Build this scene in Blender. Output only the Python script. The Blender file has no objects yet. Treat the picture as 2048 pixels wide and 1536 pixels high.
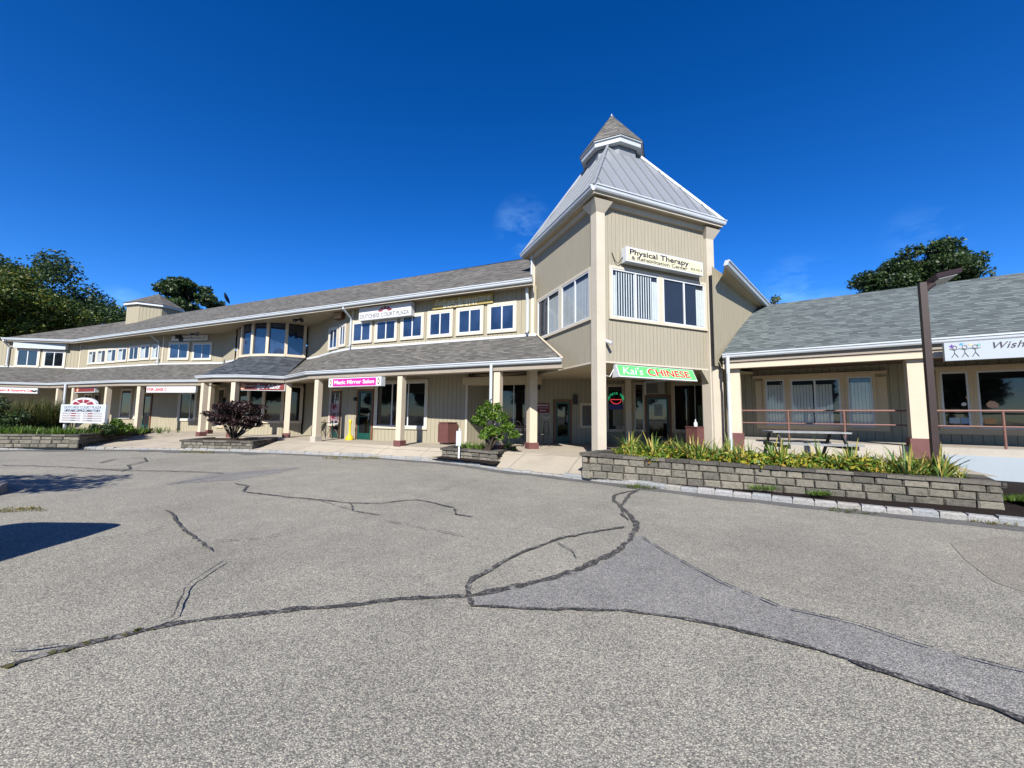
import bpy, bmesh, math, random
import numpy as np
from mathutils import Vector, Matrix
random.seed(7); R=math.radians
# ---------------------------------------------------------------- camera
F_PX=770.0; PITCH=R(4.8); ROLL=R(0.70); CZ=1.5
sc=bpy.context.scene; col=sc.collection
cam=bpy.data.cameras.new('camera'); co=bpy.data.objects.new('camera',cam); col.objects.link(co)
cam.sensor_width=36; cam.lens=36*F_PX/2048; cam.clip_start=.05; cam.clip_end=3000
fw=Vector((0,math.cos(PITCH),math.sin(PITCH))); rt=Vector((1,0,0)); up=Vector((0,-math.sin(PITCH),math.cos(PITCH)))
r2=rt*math.cos(ROLL)+up*math.sin(ROLL); u2=-rt*math.sin(ROLL)+up*math.cos(ROLL)
M=Matrix((r2,u2,-fw)).transposed().to_4x4(); M.translation=(0,0,CZ); co.matrix_world=M
sc.camera=co
# ---------------------------------------------------------------- sky and sun
SUN_EL=R(35.8); SUN_AZ=R(7)          # azimuth: degrees to the left of straight behind the camera
sd=Vector((-math.sin(SUN_AZ)*math.cos(SUN_EL),-math.cos(SUN_AZ)*math.cos(SUN_EL),math.sin(SUN_EL)))
w=bpy.data.worlds.new('World'); sc.world=w; w.use_nodes=True; nt=w.node_tree; nt.nodes.clear()
sky=nt.nodes.new('ShaderNodeTexSky'); sky.sky_type='NISHITA'; sky.sun_disc=False
sky.sun_elevation=SUN_EL; sky.sun_rotation=math.pi+SUN_AZ
sky.altitude=100; sky.air_density=0.9; sky.dust_density=0.05; sky.ozone_density=6.0
hs=nt.nodes.new('ShaderNodeHueSaturation'); hs.inputs['Saturation'].default_value=1.18; hs.inputs['Hue'].default_value=.508
bg=nt.nodes.new('ShaderNodeBackground'); bg.inputs[1].default_value=0.062
ow=nt.nodes.new('ShaderNodeOutputWorld')
gm=nt.nodes.new('ShaderNodeGamma'); gm.inputs[1].default_value=1.22; nt.links.new(sky.outputs[0],gm.inputs[0]); nt.links.new(gm.outputs[0],hs.inputs['Color'])
# faint wisps of cloud low in the sky
tc=nt.nodes.new('ShaderNodeTexCoord'); last=hs.outputs[0]
def wn(t,**k):
    n=nt.nodes.new(t)
    for a,b in k.items(): setattr(n,a,b)
    return n
nz=wn('ShaderNodeTexNoise'); nz.inputs['Scale'].default_value=9; nz.inputs['Detail'].default_value=8; nz.inputs['Roughness'].default_value=.62
mp=wn('ShaderNodeMapping'); mp.inputs['Scale'].default_value=(1,1,2.2); mp.inputs['Rotation'].default_value=(0,.4,0)
nt.links.new(tc.outputs['Generated'],mp.inputs[0]); nt.links.new(mp.outputs[0],nz.inputs['Vector'])
def wisp(d,rad,amt):
    global last
    d=Vector(d).normalized()
    dm=wn('ShaderNodeVectorMath',operation='DISTANCE'); dm.inputs[1].default_value=d
    nt.links.new(tc.outputs['Generated'],dm.inputs[0])
    mr=wn('ShaderNodeMapRange'); mr.inputs[1].default_value=rad; mr.inputs[2].default_value=rad*.15
    mr.inputs[3].default_value=0; mr.inputs[4].default_value=1; mr.clamp=True
    nt.links.new(dm.outputs['Value'],mr.inputs[0])
    m2=wn('ShaderNodeMapRange'); m2.inputs[1].default_value=.45; m2.inputs[2].default_value=.75; m2.inputs[4].default_value=amt
    nt.links.new(nz.outputs[0],m2.inputs[0])
    mu=wn('ShaderNodeMath',operation='MULTIPLY'); nt.links.new(mr.outputs[0],mu.inputs[0]); nt.links.new(m2.outputs[0],mu.inputs[1])
    mx=wn('ShaderNodeMix',data_type='RGBA'); nt.links.new(mu.outputs[0],mx.inputs[0]); nt.links.new(last,mx.inputs[6]); mx.inputs[7].default_value=(8.5,14,17,1)
    last=mx.outputs[2]
def raydir(x,y): return fw+r2*(x-1024)/F_PX-u2*(y-768)/F_PX
wisp(raydir(1045,450),.075,.16); wisp(raydir(1850,478),.07,.07); wisp(raydir(1600,600),.10,.16); wisp(raydir(240,625),.05,.3)
nt.links.new(last,bg.inputs[0]); nt.links.new(bg.outputs[0],ow.inputs[0])
sl=bpy.data.lights.new('sun','SUN'); sl.energy=5.0; sl.angle=R(.5); sl.color=(1,.95,.86)
so=bpy.data.objects.new('sun',sl); col.objects.link(so); so.rotation_euler=sd.to_track_quat('Z','Y').to_euler()
sc.view_settings.view_transform='Standard'; sc.view_settings.look='None'; sc.view_settings.exposure=1.15; sc.view_settings.gamma=1
sc.cycles.max_bounces=6; sc.cycles.transparent_max_bounces=12

# ---------------------------------------------------------------- measuring helpers (photo ray -> real plane)
C0=Vector((0,0,CZ))
def atz(x,y,z):
    d=raydir(x,y); return C0+d*((z-CZ)/d.z)
def aty(x,y,Y):
    d=raydir(x,y); return C0+d*(Y/d.y)
def V(*a): return Vector(a)
Z3=Vector((0,0,1))
class Seg:          # a vertical wall plane from A to B (left to right seen from the front); n points to the viewer's side
    def __init__(s,A,B):
        s.A=Vector((A[0],A[1],0)); s.B=Vector((B[0],B[1],0)); s.L=(s.B-s.A).length
        s.u=(s.B-s.A).normalized(); s.n=Vector((s.u.y,-s.u.x,0))
    def p(s,a,z,o=0): return s.A+s.u*a+s.n*o+Z3*z
    def hit(s,x,y,o=0):
        d=raydir(x,y); P=C0+d*((s.A+s.n*o-C0).dot(s.n)/d.dot(s.n)); return (P-s.A).dot(s.u),P.z
    def rect(s,xl,xr,yt,yb,o=0):
        xm=(xl+xr)/2; ym=(yt+yb)/2
        return s.hit(xl,ym,o)[0],s.hit(xr,ym,o)[0],s.hit(xm,yb,o)[1],s.hit(xm,yt,o)[1]

# ---------------------------------------------------------------- materials
MATS={}
def newmat(name):
    m=bpy.data.materials.new(name); m.use_nodes=True; n=m.node_tree; b=n.nodes['Principled BSDF']; return m,n,b
def N(n,t,**k):
    x=n.nodes.new(t)
    for a,b in k.items(): setattr(x,a,b)
    return x
def ramp(n,fac,stops):
    r=N(n,'ShaderNodeValToRGB'); e=r.color_ramp.elements
    while len(e)<len(stops): e.new(.5)
    for i,(p,c) in enumerate(stops): e[i].position=p; e[i].color=(*c,1) if len(c)==3 else c
    n.links.new(fac,r.inputs[0]); return r.outputs[0]
def mixc(n,f,a,b,mode='MIX'):
    m=N(n,'ShaderNodeMix',data_type='RGBA',blend_type=mode)
    for i,v in ((0,f),(6,a),(7,b)):
        if hasattr(v,'links'): n.links.new(v,m.inputs[i])
        elif i==0: m.inputs[i].default_value=v
        else: m.inputs[i].default_value=(*v,1)
    return m.outputs[2]
def mth(n,op,a,b=None):
    m=N(n,'ShaderNodeMath',operation=op)
    for i,v in ((0,a),(1,b)):
        if v is None: continue
        if hasattr(v,'links'): n.links.new(v,m.inputs[i])
        else: m.inputs[i].default_value=v
    return m.outputs[0]
def noise(n,vec,scale,detail=4,rough=.55):
    t=N(n,'ShaderNodeTexNoise'); t.inputs['Scale'].default_value=scale; t.inputs['Detail'].default_value=detail; t.inputs['Roughness'].default_value=rough
    if vec is not None: n.links.new(vec,t.inputs['Vector'])
    return t.outputs[0]
def bump(n,b,h,s=.3,d=.01):
    k=N(n,'ShaderNodeBump'); k.inputs['Strength'].default_value=s; k.inputs['Distance'].default_value=d
    n.links.new(h,k.inputs['Height']); n.links.new(k.outputs[0],b.inputs['Normal'])
def paint(name,c,rough=.6,var=.12,scale=3.0,spec=.3,metal=0,bm=.1):
    if name in MATS: return MATS[name]
    m,n,b=newmat(name); g=N(n,'ShaderNodeNewGeometry').outputs['Position']
    nz=noise(n,g,scale,6,.65); c=Vector(c)
    o=ramp(n,nz,[(.25,tuple(c*(1-var))),(.75,tuple(c*(1+var)))])
    n.links.new(o,b.inputs['Base Color']); b.inputs['Roughness'].default_value=rough; b.inputs['Specular IOR Level'].default_value=spec; b.inputs['Metallic'].default_value=metal
    if bm: bump(n,b,noise(n,g,60,3),bm,.004)
    MATS[name]=m; return m
def siding(name,c,pitch=.2,dark=.42):
    m,n,b=newmat(name); uv=N(n,'ShaderNodeUVMap'); sx=N(n,'ShaderNodeSeparateXYZ'); n.links.new(uv.outputs[0],sx.inputs[0])
    fr=mth(n,'FRACT',mth(n,'DIVIDE',sx.outputs[0],pitch)); d=mth(n,'ABSOLUTE',mth(n,'SUBTRACT',fr,.5))
    gr=N(n,'ShaderNodeMapRange'); gr.inputs[1].default_value=.455; gr.inputs[2].default_value=.485; n.links.new(d,gr.inputs[0])
    mp=N(n,'ShaderNodeMapping'); mp.inputs['Scale'].default_value=(22,1.1,1); n.links.new(uv.outputs[0],mp.inputs[0])
    grain=noise(n,mp.outputs[0],1.0,6,.7); big=noise(n,uv.outputs[0],.7,4); c=Vector(c)
    base=ramp(n,grain,[(.3,tuple(c*.86)),(.55,tuple(c)),(.8,tuple(c*1.1))])
    base=mixc(n,mth(n,'MULTIPLY',big,.22),base,tuple(c*.7))
    st=noise(n,mp.outputs[0],.35,5,.6); drip=ramp(n,st,[(.62,(0,0,0)),(.78,(1,1,1))])
    base=mixc(n,mth(n,'MULTIPLY',drip,.34),base,tuple(Vector((c.x*.62,c.y*.6,c.z*.58))))
    base=mixc(n,gr.outputs[0],base,tuple(c*dark))
    n.links.new(base,b.inputs['Base Color']); b.inputs['Roughness'].default_value=.75; b.inputs['Specular IOR Level'].default_value=.2
    bump(n,b,mth(n,'SUBTRACT',mth(n,'MULTIPLY',grain,.15),gr.outputs[0]),.7,.012); MATS[name]=m; return m
def shingle(name,cs,row=.15,wid=.26,mottle=.35,line=.9):
    m,n,b=newmat(name); uv=N(n,'ShaderNodeUVMap').outputs[0]; sx=N(n,'ShaderNodeSeparateXYZ'); n.links.new(uv,sx.inputs[0])
    vr=mth(n,'DIVIDE',sx.outputs[1],row); ri=mth(n,'FLOOR',vr); fr=mth(n,'SUBTRACT',vr,ri)
    w1=N(n,'ShaderNodeTexWhiteNoise',noise_dimensions='1D'); n.links.new(ri,w1.inputs['W'])
    ur=mth(n,'ADD',mth(n,'DIVIDE',sx.outputs[0],wid),mth(n,'MULTIPLY',w1.outputs[0],37.0)); ti=mth(n,'FLOOR',ur)
    cb=N(n,'ShaderNodeCombineXYZ'); n.links.new(ti,cb.inputs[0]); n.links.new(ri,cb.inputs[1])
    w2=N(n,'ShaderNodeTexWhiteNoise',noise_dimensions='2D'); n.links.new(cb.outputs[0],w2.inputs['Vector'])
    a,c2,dk=[Vector(x) for x in cs]
    o=ramp(n,w2.outputs[0],[(0,tuple(c2*.72)),(.35,tuple(c2)),(.7,tuple(a)),(1,tuple(a*1.3))])
    st=noise(n,uv,.45,5,.6); o=mixc(n,ramp(n,st,[(.4,(0,0,0)),(.75,(mottle,)*3)]),o,tuple(dk))
    # shadow line painted under the butt of each course, thicker under some tabs
    th=mth(n,'ADD',.08,mth(n,'MULTIPLY',w2.outputs[0],.26)); ln=mth(n,'LESS_THAN',fr,th); o=mixc(n,mth(n,'MULTIPLY',ln,line),o,tuple(dk))
    fine=noise(n,uv,90,2); o=mixc(n,.35,o,ramp(n,fine,[(.3,(.5,.5,.5)),(.7,(1.4,1.4,1.4))]),'MULTIPLY')
    n.links.new(o,b.inputs['Base Color']); b.inputs['Roughness'].default_value=.9; b.inputs['Specular IOR Level'].default_value=.15
    bump(n,b,mth(n,'SUBTRACT',mth(n,'MULTIPLY',w2.outputs[0],.3),fr),.6,.012); MATS[name]=m; return m
SID=siding('siding_tan',(.43,.388,.285),.2); SIDT=siding('siding_tower',(.43,.392,.305),.135,.62); SIDG=siding('siding_grey_tan',(.43,.385,.27),.2)
SHG=shingle('shingles_weathered',((.19,.183,.168),(.14,.136,.128),(.05,.048,.046)))
SHR=shingle('shingles_green_grey',((.175,.205,.208),(.13,.155,.16),(.05,.062,.066)),.14,.2,.05)
SHD=shingle('shingles_charcoal',((.10,.115,.135),(.06,.07,.085),(.02,.022,.03)),.15,.28,.1)
CREAM=paint('trim_cream',(.68,.585,.45),.6,.07,1.5); CREAM2=paint('trim_cream_weathered',(.62,.56,.46),.7,.09,1.2)
TRIM=paint('window_trim',(.66,.60,.49),.6,.06); TRIMD=paint('window_trim_tan',(.70,.56,.37),.6,.06)
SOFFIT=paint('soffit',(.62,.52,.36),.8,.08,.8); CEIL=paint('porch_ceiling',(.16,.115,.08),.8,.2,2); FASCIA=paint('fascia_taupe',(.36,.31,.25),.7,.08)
WHITE=paint('white_vinyl',(.70,.73,.76),.35,.03,3,.5); ALU=paint('white_gutter',(.60,.65,.70),.35,.06,2,.5)
METAL=paint('standing_seam_metal',(.35,.375,.41),.42,.06,.5,.5,.25); METALD=paint('cap_metal',(.26,.28,.31),.5,.05)
MAROON=paint('maroon_paint',(.17,.07,.065),.6,.2); BROWNW=paint('brown_wood_frame',(.20,.09,.045),.55,.2); GREEN=paint('green_door_paint',(.01,.075,.06),.35,.1)
BLACK=paint('black_metal',(.015,.015,.017),.45,.2); BRONZE=paint('dark_bronze',(.035,.018,.017),.5,.15); STEEL=paint('brushed_steel',(.6,.6,.6),.35,.05,3,.5,.6)
RAIL=paint('railing_paint',(.22,.11,.09),.55,.15); REDBOX=paint('red_brown_box',(.15,.06,.055),.6,.12); YELLOW=paint('yellow_plastic',(.85,.62,.02),.4,.05)
GREYW=paint('weathered_wood',(.30,.31,.32),.85,.3,8); DKWOOD=paint('dark_old_wood',(.05,.05,.055),.8,.3,6)
FOUND=paint('foundation_paint',(.40,.46,.51),.8,.08,1)
def glassm(name,c=(.012,.015,.02),rough=.03,spec=.9):
    m,n,b=newmat(name); g=N(n,'ShaderNodeNewGeometry').outputs['Position']
    nz=noise(n,g,.9,3); c=Vector(c); n.links.new(ramp(n,nz,[(.35,tuple(c*.6)),(.7,tuple(c*1.8))]),b.inputs['Base Color'])
    b.inputs['Roughness'].default_value=rough; b.inputs['Specular IOR Level'].default_value=spec
    bump(n,b,noise(n,g,1.6,2),.03,.05); MATS[name]=m; return m
GLASS=glassm('window_glass_dark'); GLASSU=glassm('window_glass_blue',(.02,.035,.075),.03,1.0); GLASSD=glassm('shop_glass',(.006,.007,.008),.03,.45)
def clear(name,amt=.1):
    m,n,b=newmat(name); n.nodes.remove(b); o=n.nodes['Material Output']
    t=N(n,'ShaderNodeBsdfTransparent'); t.inputs[0].default_value=(.90,.94,.97,1); g=N(n,'ShaderNodeBsdfGlossy'); g.inputs['Roughness'].default_value=.02
    lw=N(n,'ShaderNodeLayerWeight'); lw.inputs[0].default_value=.5; fp=mth(n,'ADD',.05,mth(n,'MULTIPLY',mth(n,'POWER',lw.outputs['Facing'],4.0),.7)); x=N(n,'ShaderNodeMixShader')
    n.links.new(fp,x.inputs[0]); n.links.new(t.outputs[0],x.inputs[1]); n.links.new(g.outputs[0],x.inputs[2]); n.links.new(x.outputs[0],o.inputs[0]); MATS[name]=m; return m
CLEAR=clear('clear_glass'); CLEAR.use_transparent_shadow=True; BLIND=paint('vertical_blinds',(.74,.76,.73),.8,.1); ROOM_SHADE=paint('room_shade',(.02,.028,.045),.9,.3,1)
def flat(name,c,rough=.5,spec=.4): return paint(name,c,rough,.02,2,spec,0,0)
# asphalt ----------------------------------------------------------
def asphalt(name,tint=(1,1,1),lum=1.0,patch=False):
    m,n,b=newmat(name); g=N(n,'ShaderNodeNewGeometry').outputs['Position']
    v=N(n,'ShaderNodeTexVoronoi'); v.inputs['Scale'].default_value=125; v.inputs['Randomness'].default_value=1; n.links.new(g,v.inputs['Vector'])
    sx=N(n,'ShaderNodeSeparateColor'); n.links.new(v.outputs['Color'],sx.inputs[0])
    t=Vector(tint)*lum
    def k(r,gg,bb): return (r*t.x,gg*t.y,bb*t.z)
    st=ramp(n,sx.outputs[0],[(.0,k(.115,.115,.115)),(.22,k(.175,.173,.17)),(.45,k(.225,.222,.213)),(.72,k(.275,.27,.257)),(.92,k(.335,.325,.31)),(1,k(.41,.38,.33))])
    edge=ramp(n,v.outputs['Distance'],[(.35,(1,1,1)),(.75,(.55,.55,.56))]); o=mixc(n,1,st,edge,'MULTIPLY')
    v2=N(n,'ShaderNodeTexVoronoi'); v2.inputs['Scale'].default_value=38; n.links.new(g,v2.inputs['Vector'])
    s2=N(n,'ShaderNodeSeparateColor'); n.links.new(v2.outputs['Color'],s2.inputs[0])
    o=mixc(n,.55,o,ramp(n,s2.outputs[0],[(0,(.84,.84,.84)),(1,(1.15,1.15,1.15))]),'MULTIPLY')
    big=noise(n,g,.35,6,.6); o=mixc(n,1,o,ramp(n,big,[(.3,(.80,.80,.81)),(.5,(1,1,1)),(.7,(1.13,1.12,1.10))]),'MULTIPLY')
    v3=N(n,'ShaderNodeTexVoronoi'); v3.inputs['Scale'].default_value=.55; n.links.new(g,v3.inputs['Vector']); sd3=mth(n,'ADD',v3.outputs['Distance'],mth(n,'MULTIPLY',noise(n,g,5,4,.7),.12))
    o=mixc(n,1,o,ramp(n,sd3,[(.10,(.62,.61,.60)),(.17,(1,1,1))]),'MULTIPLY')
    mid=noise(n,g,2.2,4,.6); o=mixc(n,1,o,ramp(n,mid,[(.3,(.9,.9,.9)),(.7,(1.07,1.07,1.06))]),'MULTIPLY')
    n.links.new(o,b.inputs['Base Color']); b.inputs['Roughness'].default_value=.88; b.inputs['Specular IOR Level'].default_value=.25
    bump(n,b,mth(n,'SUBTRACT',sx.outputs[0],mth(n,'MULTIPLY',v.outputs['Distance'],1.2)),.6,.004); MATS[name]=m; return m
ASPH=asphalt('asphalt',(1,.975,.875),1.84); ASPH2=asphalt('asphalt_patch_blue',(.965,.962,.965),1.52); ASPH3=asphalt('asphalt_dark_edge',(.95,.96,.97),.9)
def tar(name):
    m,n,b=newmat(name); g=N(n,'ShaderNodeNewGeometry').outputs['Position']
    v=N(n,'ShaderNodeTexVoronoi'); v.inputs['Scale'].default_value=80; n.links.new(g,v.inputs['Vector']); sx=N(n,'ShaderNodeSeparateColor'); n.links.new(v.outputs['Color'],sx.inputs[0])
    o=ramp(n,sx.outputs[0],[(0,(.014,.014,.015)),(.72,(.05,.049,.048)),(.9,(.2,.19,.18))])
    br=noise(n,g,7,5,.7); o=mixc(n,ramp(n,br,[(.56,(0,0,0)),(.64,(1,1,1))]),o,mixc(n,sx.outputs[1],(.2,.2,.19),(.42,.41,.38)))
    n.links.new(o,b.inputs['Base Color']); b.inputs['Roughness'].default_value=.8; bump(n,b,sx.outputs[0],.6,.004); MATS[name]=m; return m
TAR=tar('crack_tar')
MOSS=paint('moss',(.09,.085,.02),.9,.5,20)
def concrete(name,c,v=.1):
    m,n,b=newmat(name); g=N(n,'ShaderNodeNewGeometry').outputs['Position']; c=Vector(c)
    a=noise(n,g,1.1,7,.65); o=ramp(n,a,[(.3,tuple(c*(1-v*1.6))),(.5,tuple(c)),(.72,tuple(c*(1+v)))])
    f=noise(n,g,70,3); o=mixc(n,.4,o,ramp(n,f,[(.3,(.8,.8,.8)),(.7,(1.2,1.2,1.2))]),'MULTIPLY')
    if 'walk' in name:
        mpj=N(n,'ShaderNodeMapping'); mpj.inputs['Rotation'].default_value=(0,0,R(24)); n.links.new(g,mpj.inputs[0]); sj=N(n,'ShaderNodeSeparateXYZ'); n.links.new(mpj.outputs[0],sj.inputs[0])
        for ax,sp_ in ((0,1.8),(1,1.7)):
            fj=mth(n,'ABSOLUTE',mth(n,'SUBTRACT',mth(n,'FRACT',mth(n,'DIVIDE',sj.outputs[ax],sp_)),.5)); o=mixc(n,mth(n,'MULTIPLY',mth(n,'LESS_THAN',fj,.006),.75),o,(.12,.10,.08))
    n.links.new(o,b.inputs['Base Color']); b.inputs['Roughness'].default_value=.85; b.inputs['Specular IOR Level'].default_value=.2; bump(n,b,f,.3,.004); MATS[name]=m; return m
WALK=concrete('walk_concrete',(.49,.435,.35)); SLABC=concrete('porch_slab_concrete',(.50,.46,.40))
def stone(name,stops,sc_=14,isl=True,bs=.9):
    m,n,b=newmat(name); ge=N(n,'ShaderNodeNewGeometry'); g=ge.outputs['Position']
    o=ramp(n,ge.outputs['Random Per Island'],stops)
    a=noise(n,g,sc_,6,.7); o=mixc(n,.85,o,ramp(n,a,[(.3,(.55,.55,.53)),(.5,(1,1,1)),(.7,(1.25,1.23,1.2))]),'MULTIPLY')
    n.links.new(o,b.inputs['Base Color']); b.inputs['Roughness'].default_value=.9; b.inputs['Specular IOR Level'].default_value=.15; bump(n,b,a,bs,.03); MATS[name]=m; return m
BLOCK=stone('retaining_block',[(0,(.12,.115,.10)),(.3,(.175,.165,.14)),(.65,(.225,.21,.175)),(1,(.28,.26,.215))],13,True,1.0)
CAPST=stone('cap_stone',[(0,(.07,.065,.06)),(.5,(.12,.112,.10)),(1,(.19,.175,.15))])
GRAN=stone('granite_kerb_block',[(0,(.31,.33,.35)),(.4,(.36,.37,.375)),(.7,(.36,.345,.32)),(1,(.41,.41,.42))],26,True,.7)
def leafm(name,stops,rough=.5,trans=.25):
    m,n,b=newmat(name); ge=N(n,'ShaderNodeNewGeometry'); o=ramp(n,ge.outputs['Random Per Island'],stops)
    n.links.new(o,b.inputs['Base Color']); b.inputs['Roughness'].default_value=rough; b.inputs['Specular IOR Level'].default_value=.3
    t=N(n,'ShaderNodeBsdfTranslucent'); n.links.new(o,t.inputs[0]); x=N(n,'ShaderNodeMixShader'); x.inputs[0].default_value=trans
    n.links.new(b.outputs[0],x.inputs[1]); n.links.new(t.outputs[0],x.inputs[2]); n.links.new(x.outputs[0],n.nodes['Material Output'].inputs[0]); MATS[name]=m; return m
LF_DK=leafm('leaf_dark',[(0,(.014,.036,.012)),(.6,(.035,.075,.018)),(1,(.08,.13,.03))])
LF_YG=leafm('leaf_yellow_green',[(0,(.03,.07,.01)),(.6,(.07,.12,.015)),(.9,(.15,.17,.02)),(1,(.26,.21,.02))])
LF_G=leafm('leaf_green',[(0,(.03,.08,.01)),(.6,(.10,.20,.02)),(1,(.22,.34,.04))])
LF_P=leafm('leaf_purple',[(0,(.010,.005,.006)),(.6,(.026,.011,.012)),(1,(.08,.042,.038))],.4,.1)
LF_BED=leafm('leaf_bed',[(0,(.05,.13,.015)),(.45,(.13,.24,.025)),(.7,(.38,.38,.03)),(.9,(.50,.40,.05)),(1,(.38,.17,.04))])
LF_LILY=leafm('leaf_lily',[(0,(.07,.17,.04)),(.45,(.16,.28,.05)),(.7,(.36,.40,.06)),(1,(.60,.48,.14))])
LF_GR=leafm('grass_tuft',[(0,(.08,.10,.02)),(.5,(.20,.20,.04)),(1,(.42,.32,.10))]); LF_FEA=leafm('feather_grass',[(0,(.03,.07,.015)),(.55,(.09,.13,.03)),(.85,(.2,.16,.05)),(1,(.3,.16,.08))])
BARK=paint('bark',(.05,.038,.028),.9,.35,9); MULCH=paint('mulch',(.022,.016,.014),.95,.6,30,.1,0,1.0); SOIL=paint('soil',(.05,.035,.025),.95,.4,12,.1,0,.8)

# ---------------------------------------------------------------- mesh builder
class MB:
    def __init__(s): s.v=[]; s.f=[]; s.m=[]; s.uvs=[]
    def poly(s,pts,mi=0):
        pts=[Vector(p) for p in pts]; i=len(s.v); s.v+= pts; s.f.append(list(range(i,i+len(pts)))); s.m.append(mi)
        n=Vector((0,0,0))
        for k in range(len(pts)):
            a,b=pts[k],pts[(k+1)%len(pts)]; n+=a.cross(b)
        n=n.normalized() if n.length>1e-12 else Z3
        if abs(n.z)>.995: s.uvs+=[(p.x,p.y) for p in pts]
        else:
            h=Z3.cross(n).normalized(); t=n.cross(h); s.uvs+=[(p.dot(h),p.dot(t)) for p in pts]
        return s
    def box(s,o,a,b,c,mi=0):       # corner and three edge vectors
        o,a,b,c=[Vector(x) for x in (o,a,b,c)]
        if a.cross(b).dot(c)<0: o=o+a; a=-a
        P=[o,o+a,o+a+b,o+b,o+c,o+a+c,o+a+b+c,o+b+c]
        for q in ((0,3,2,1),(4,5,6,7),(0,1,5,4),(1,2,6,5),(2,3,7,6),(3,0,4,7)): s.poly([P[i] for i in q],mi)
        return s
    def wb(s,g,s0,s1,z0,z1,o0,o1,mi=0):   # box on a wall segment
        return s.box(g.p(s0,z0,o0),g.u*(s1-s0),g.n*(o1-o0),Z3*(z1-z0),mi)
    def tube(s,pts,r,n=8,mi=0,cap=True):
        pts=[Vector(p) for p in pts]; rr=r if isinstance(r,(list,tuple)) else [r]*len(pts); rings=[]
        for k,p in enumerate(pts):
            d=(pts[min(k+1,len(pts)-1)]-pts[max(k-1,0)]).normalized()
            a=d.cross(Z3) if abs(d.z)<.95 else d.cross(Vector((1,0,0))); a.normalize(); b=d.cross(a)
            rings.append([p+(a*math.cos(2*math.pi*i/n)+b*math.sin(2*math.pi*i/n))*rr[k] for i in range(n)])
        for k in range(len(rings)-1):
            for i in range(n):
                j=(i+1)%n; s.poly([rings[k][i],rings[k+1][i],rings[k+1][j],rings[k][j]],mi)
        if cap: s.poly(rings[0],mi); s.poly(rings[-1][::-1],mi)
        return s
    def lathe(s,c,prof,n=16,mi=0):
        c=Vector(c); rings=[[c+Vector((r*math.cos(2*math.pi*i/n),r*math.sin(2*math.pi*i/n),z)) for i in range(n)] for r,z in prof]
        for k in range(len(rings)-1):
            for i in range(n):
                j=(i+1)%n; s.poly([rings[k][i],rings[k][j],rings[k+1][j],rings[k+1][i]],mi)
        s.poly(rings[0][::-1],mi); s.poly(rings[-1],mi); return s
    def build(s,name,mats,parent=None,smooth=False,bevel=0,**tags):
        me=bpy.data.meshes.new(name); me.from_pydata([tuple(p) for p in s.v],[],s.f)
        if not isinstance(mats,(list,tuple)): mats=[mats]
        for x in mats: me.materials.append(x)
        me.polygons.foreach_set('material_index',s.m)
        uv=me.uv_layers.new(name='UVMap'); uv.data.foreach_set('uv',[c for t in s.uvs for c in t])
        if smooth:
            b=bmesh.new(); b.from_mesh(me); bmesh.ops.remove_doubles(b,verts=b.verts,dist=1e-4); b.to_mesh(me); b.free()
            me.polygons.foreach_set('use_smooth',[True]*len(me.polygons)); me.set_sharp_from_angle(angle=R(40))
        o=bpy.data.objects.new(name,me); col.objects.link(o)
        if parent: put(o,parent)
        elif s.v:
            lo=Vector([min(p[i] for p in s.v) for i in range(3)]); hi=Vector([max(p[i] for p in s.v) for i in range(3)])
            c=(lo+hi)/2; c.z=lo.z; me.transform(Matrix.Translation(-c)); o.location=c
        if bevel:
            bm_=o.modifiers.new('b','BEVEL'); bm_.width=bevel; bm_.segments=2; bm_.limit_method='ANGLE'
        for k,x in tags.items(): o[k]=x
        return o
ORG={}
def put(o,parent):
    l=ORG.get(parent.name)
    if l is None:
        l=parent.location.copy(); pp=parent.parent
        if pp: l=ORG.get(pp.name,pp.location)+Vector((0,0,0)) if parent.type=='MESH' else l
    o.parent=parent; o.matrix_parent_inverse=Matrix.Translation(-l)
    ORG[o.name]=l if False else Vector((0,0,0))
def thing(name,loc,label,cat,group=None):
    o=bpy.data.objects.new(name,None); o.empty_display_size=.3; col.objects.link(o); o.location=loc; ORG[o.name]=Vector(loc)
    o['label']=label; o['category']=cat
    if group: o['group']=group
    return o
def tag(o,label,cat,group=None):
    o['label']=label; o['category']=cat
    if group: o['group']=group
    return o
def kids(o): return [c for c in bpy.data.objects if c.parent==o]
def copytree(o,dM=None,parent=None,ch=None):
    c=o.copy(); col.objects.link(c)
    if parent is not None: c.parent=parent
    for k in (ch or {}).get(o.name,[]): copytree(k,None,c,ch)
    return c
def text(s,size,g,a,z,out,mat,parent,name='lettering',width=None,shear=0,off=0,align='CENTER',ext=.004,sp=1.0):
    """lettering lying on wall frame g, centred at (a,z)"""
    cu=bpy.data.curves.new(name,'FONT'); cu.body=s; cu.size=size; cu.align_x=align; cu.align_y='CENTER'; cu.extrude=ext; cu.shear=shear; cu.offset=off; cu.space_character=sp
    t=bpy.data.objects.new('t',cu); col.objects.link(t); bpy.context.view_layer.update()
    me=bpy.data.meshes.new_from_object(t.evaluated_get(bpy.context.evaluated_depsgraph_get())); bpy.data.objects.remove(t)
    if len(me.vertices)==0: return
    xs=[v.co.x for v in me.vertices]; w0=max(xs)-min(xs); k=(width/w0) if width else 1; cx=(max(xs)+min(xs))/2
    if align!='CENTER': cx=0
    for v in me.vertices:
        x,y,zz=v.co; v.co=g.p(a+(x-cx)*k,z+y,out+zz)
    me.materials.clear(); me.materials.append(mat); o=bpy.data.objects.new(name,me); col.objects.link(o); put(o,parent); return o

# ---------------------------------------------------------------- plan of the place
FZ=.37
def P2(x,y,z): p=atz(x,y,z); return (p.x,p.y)
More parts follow.
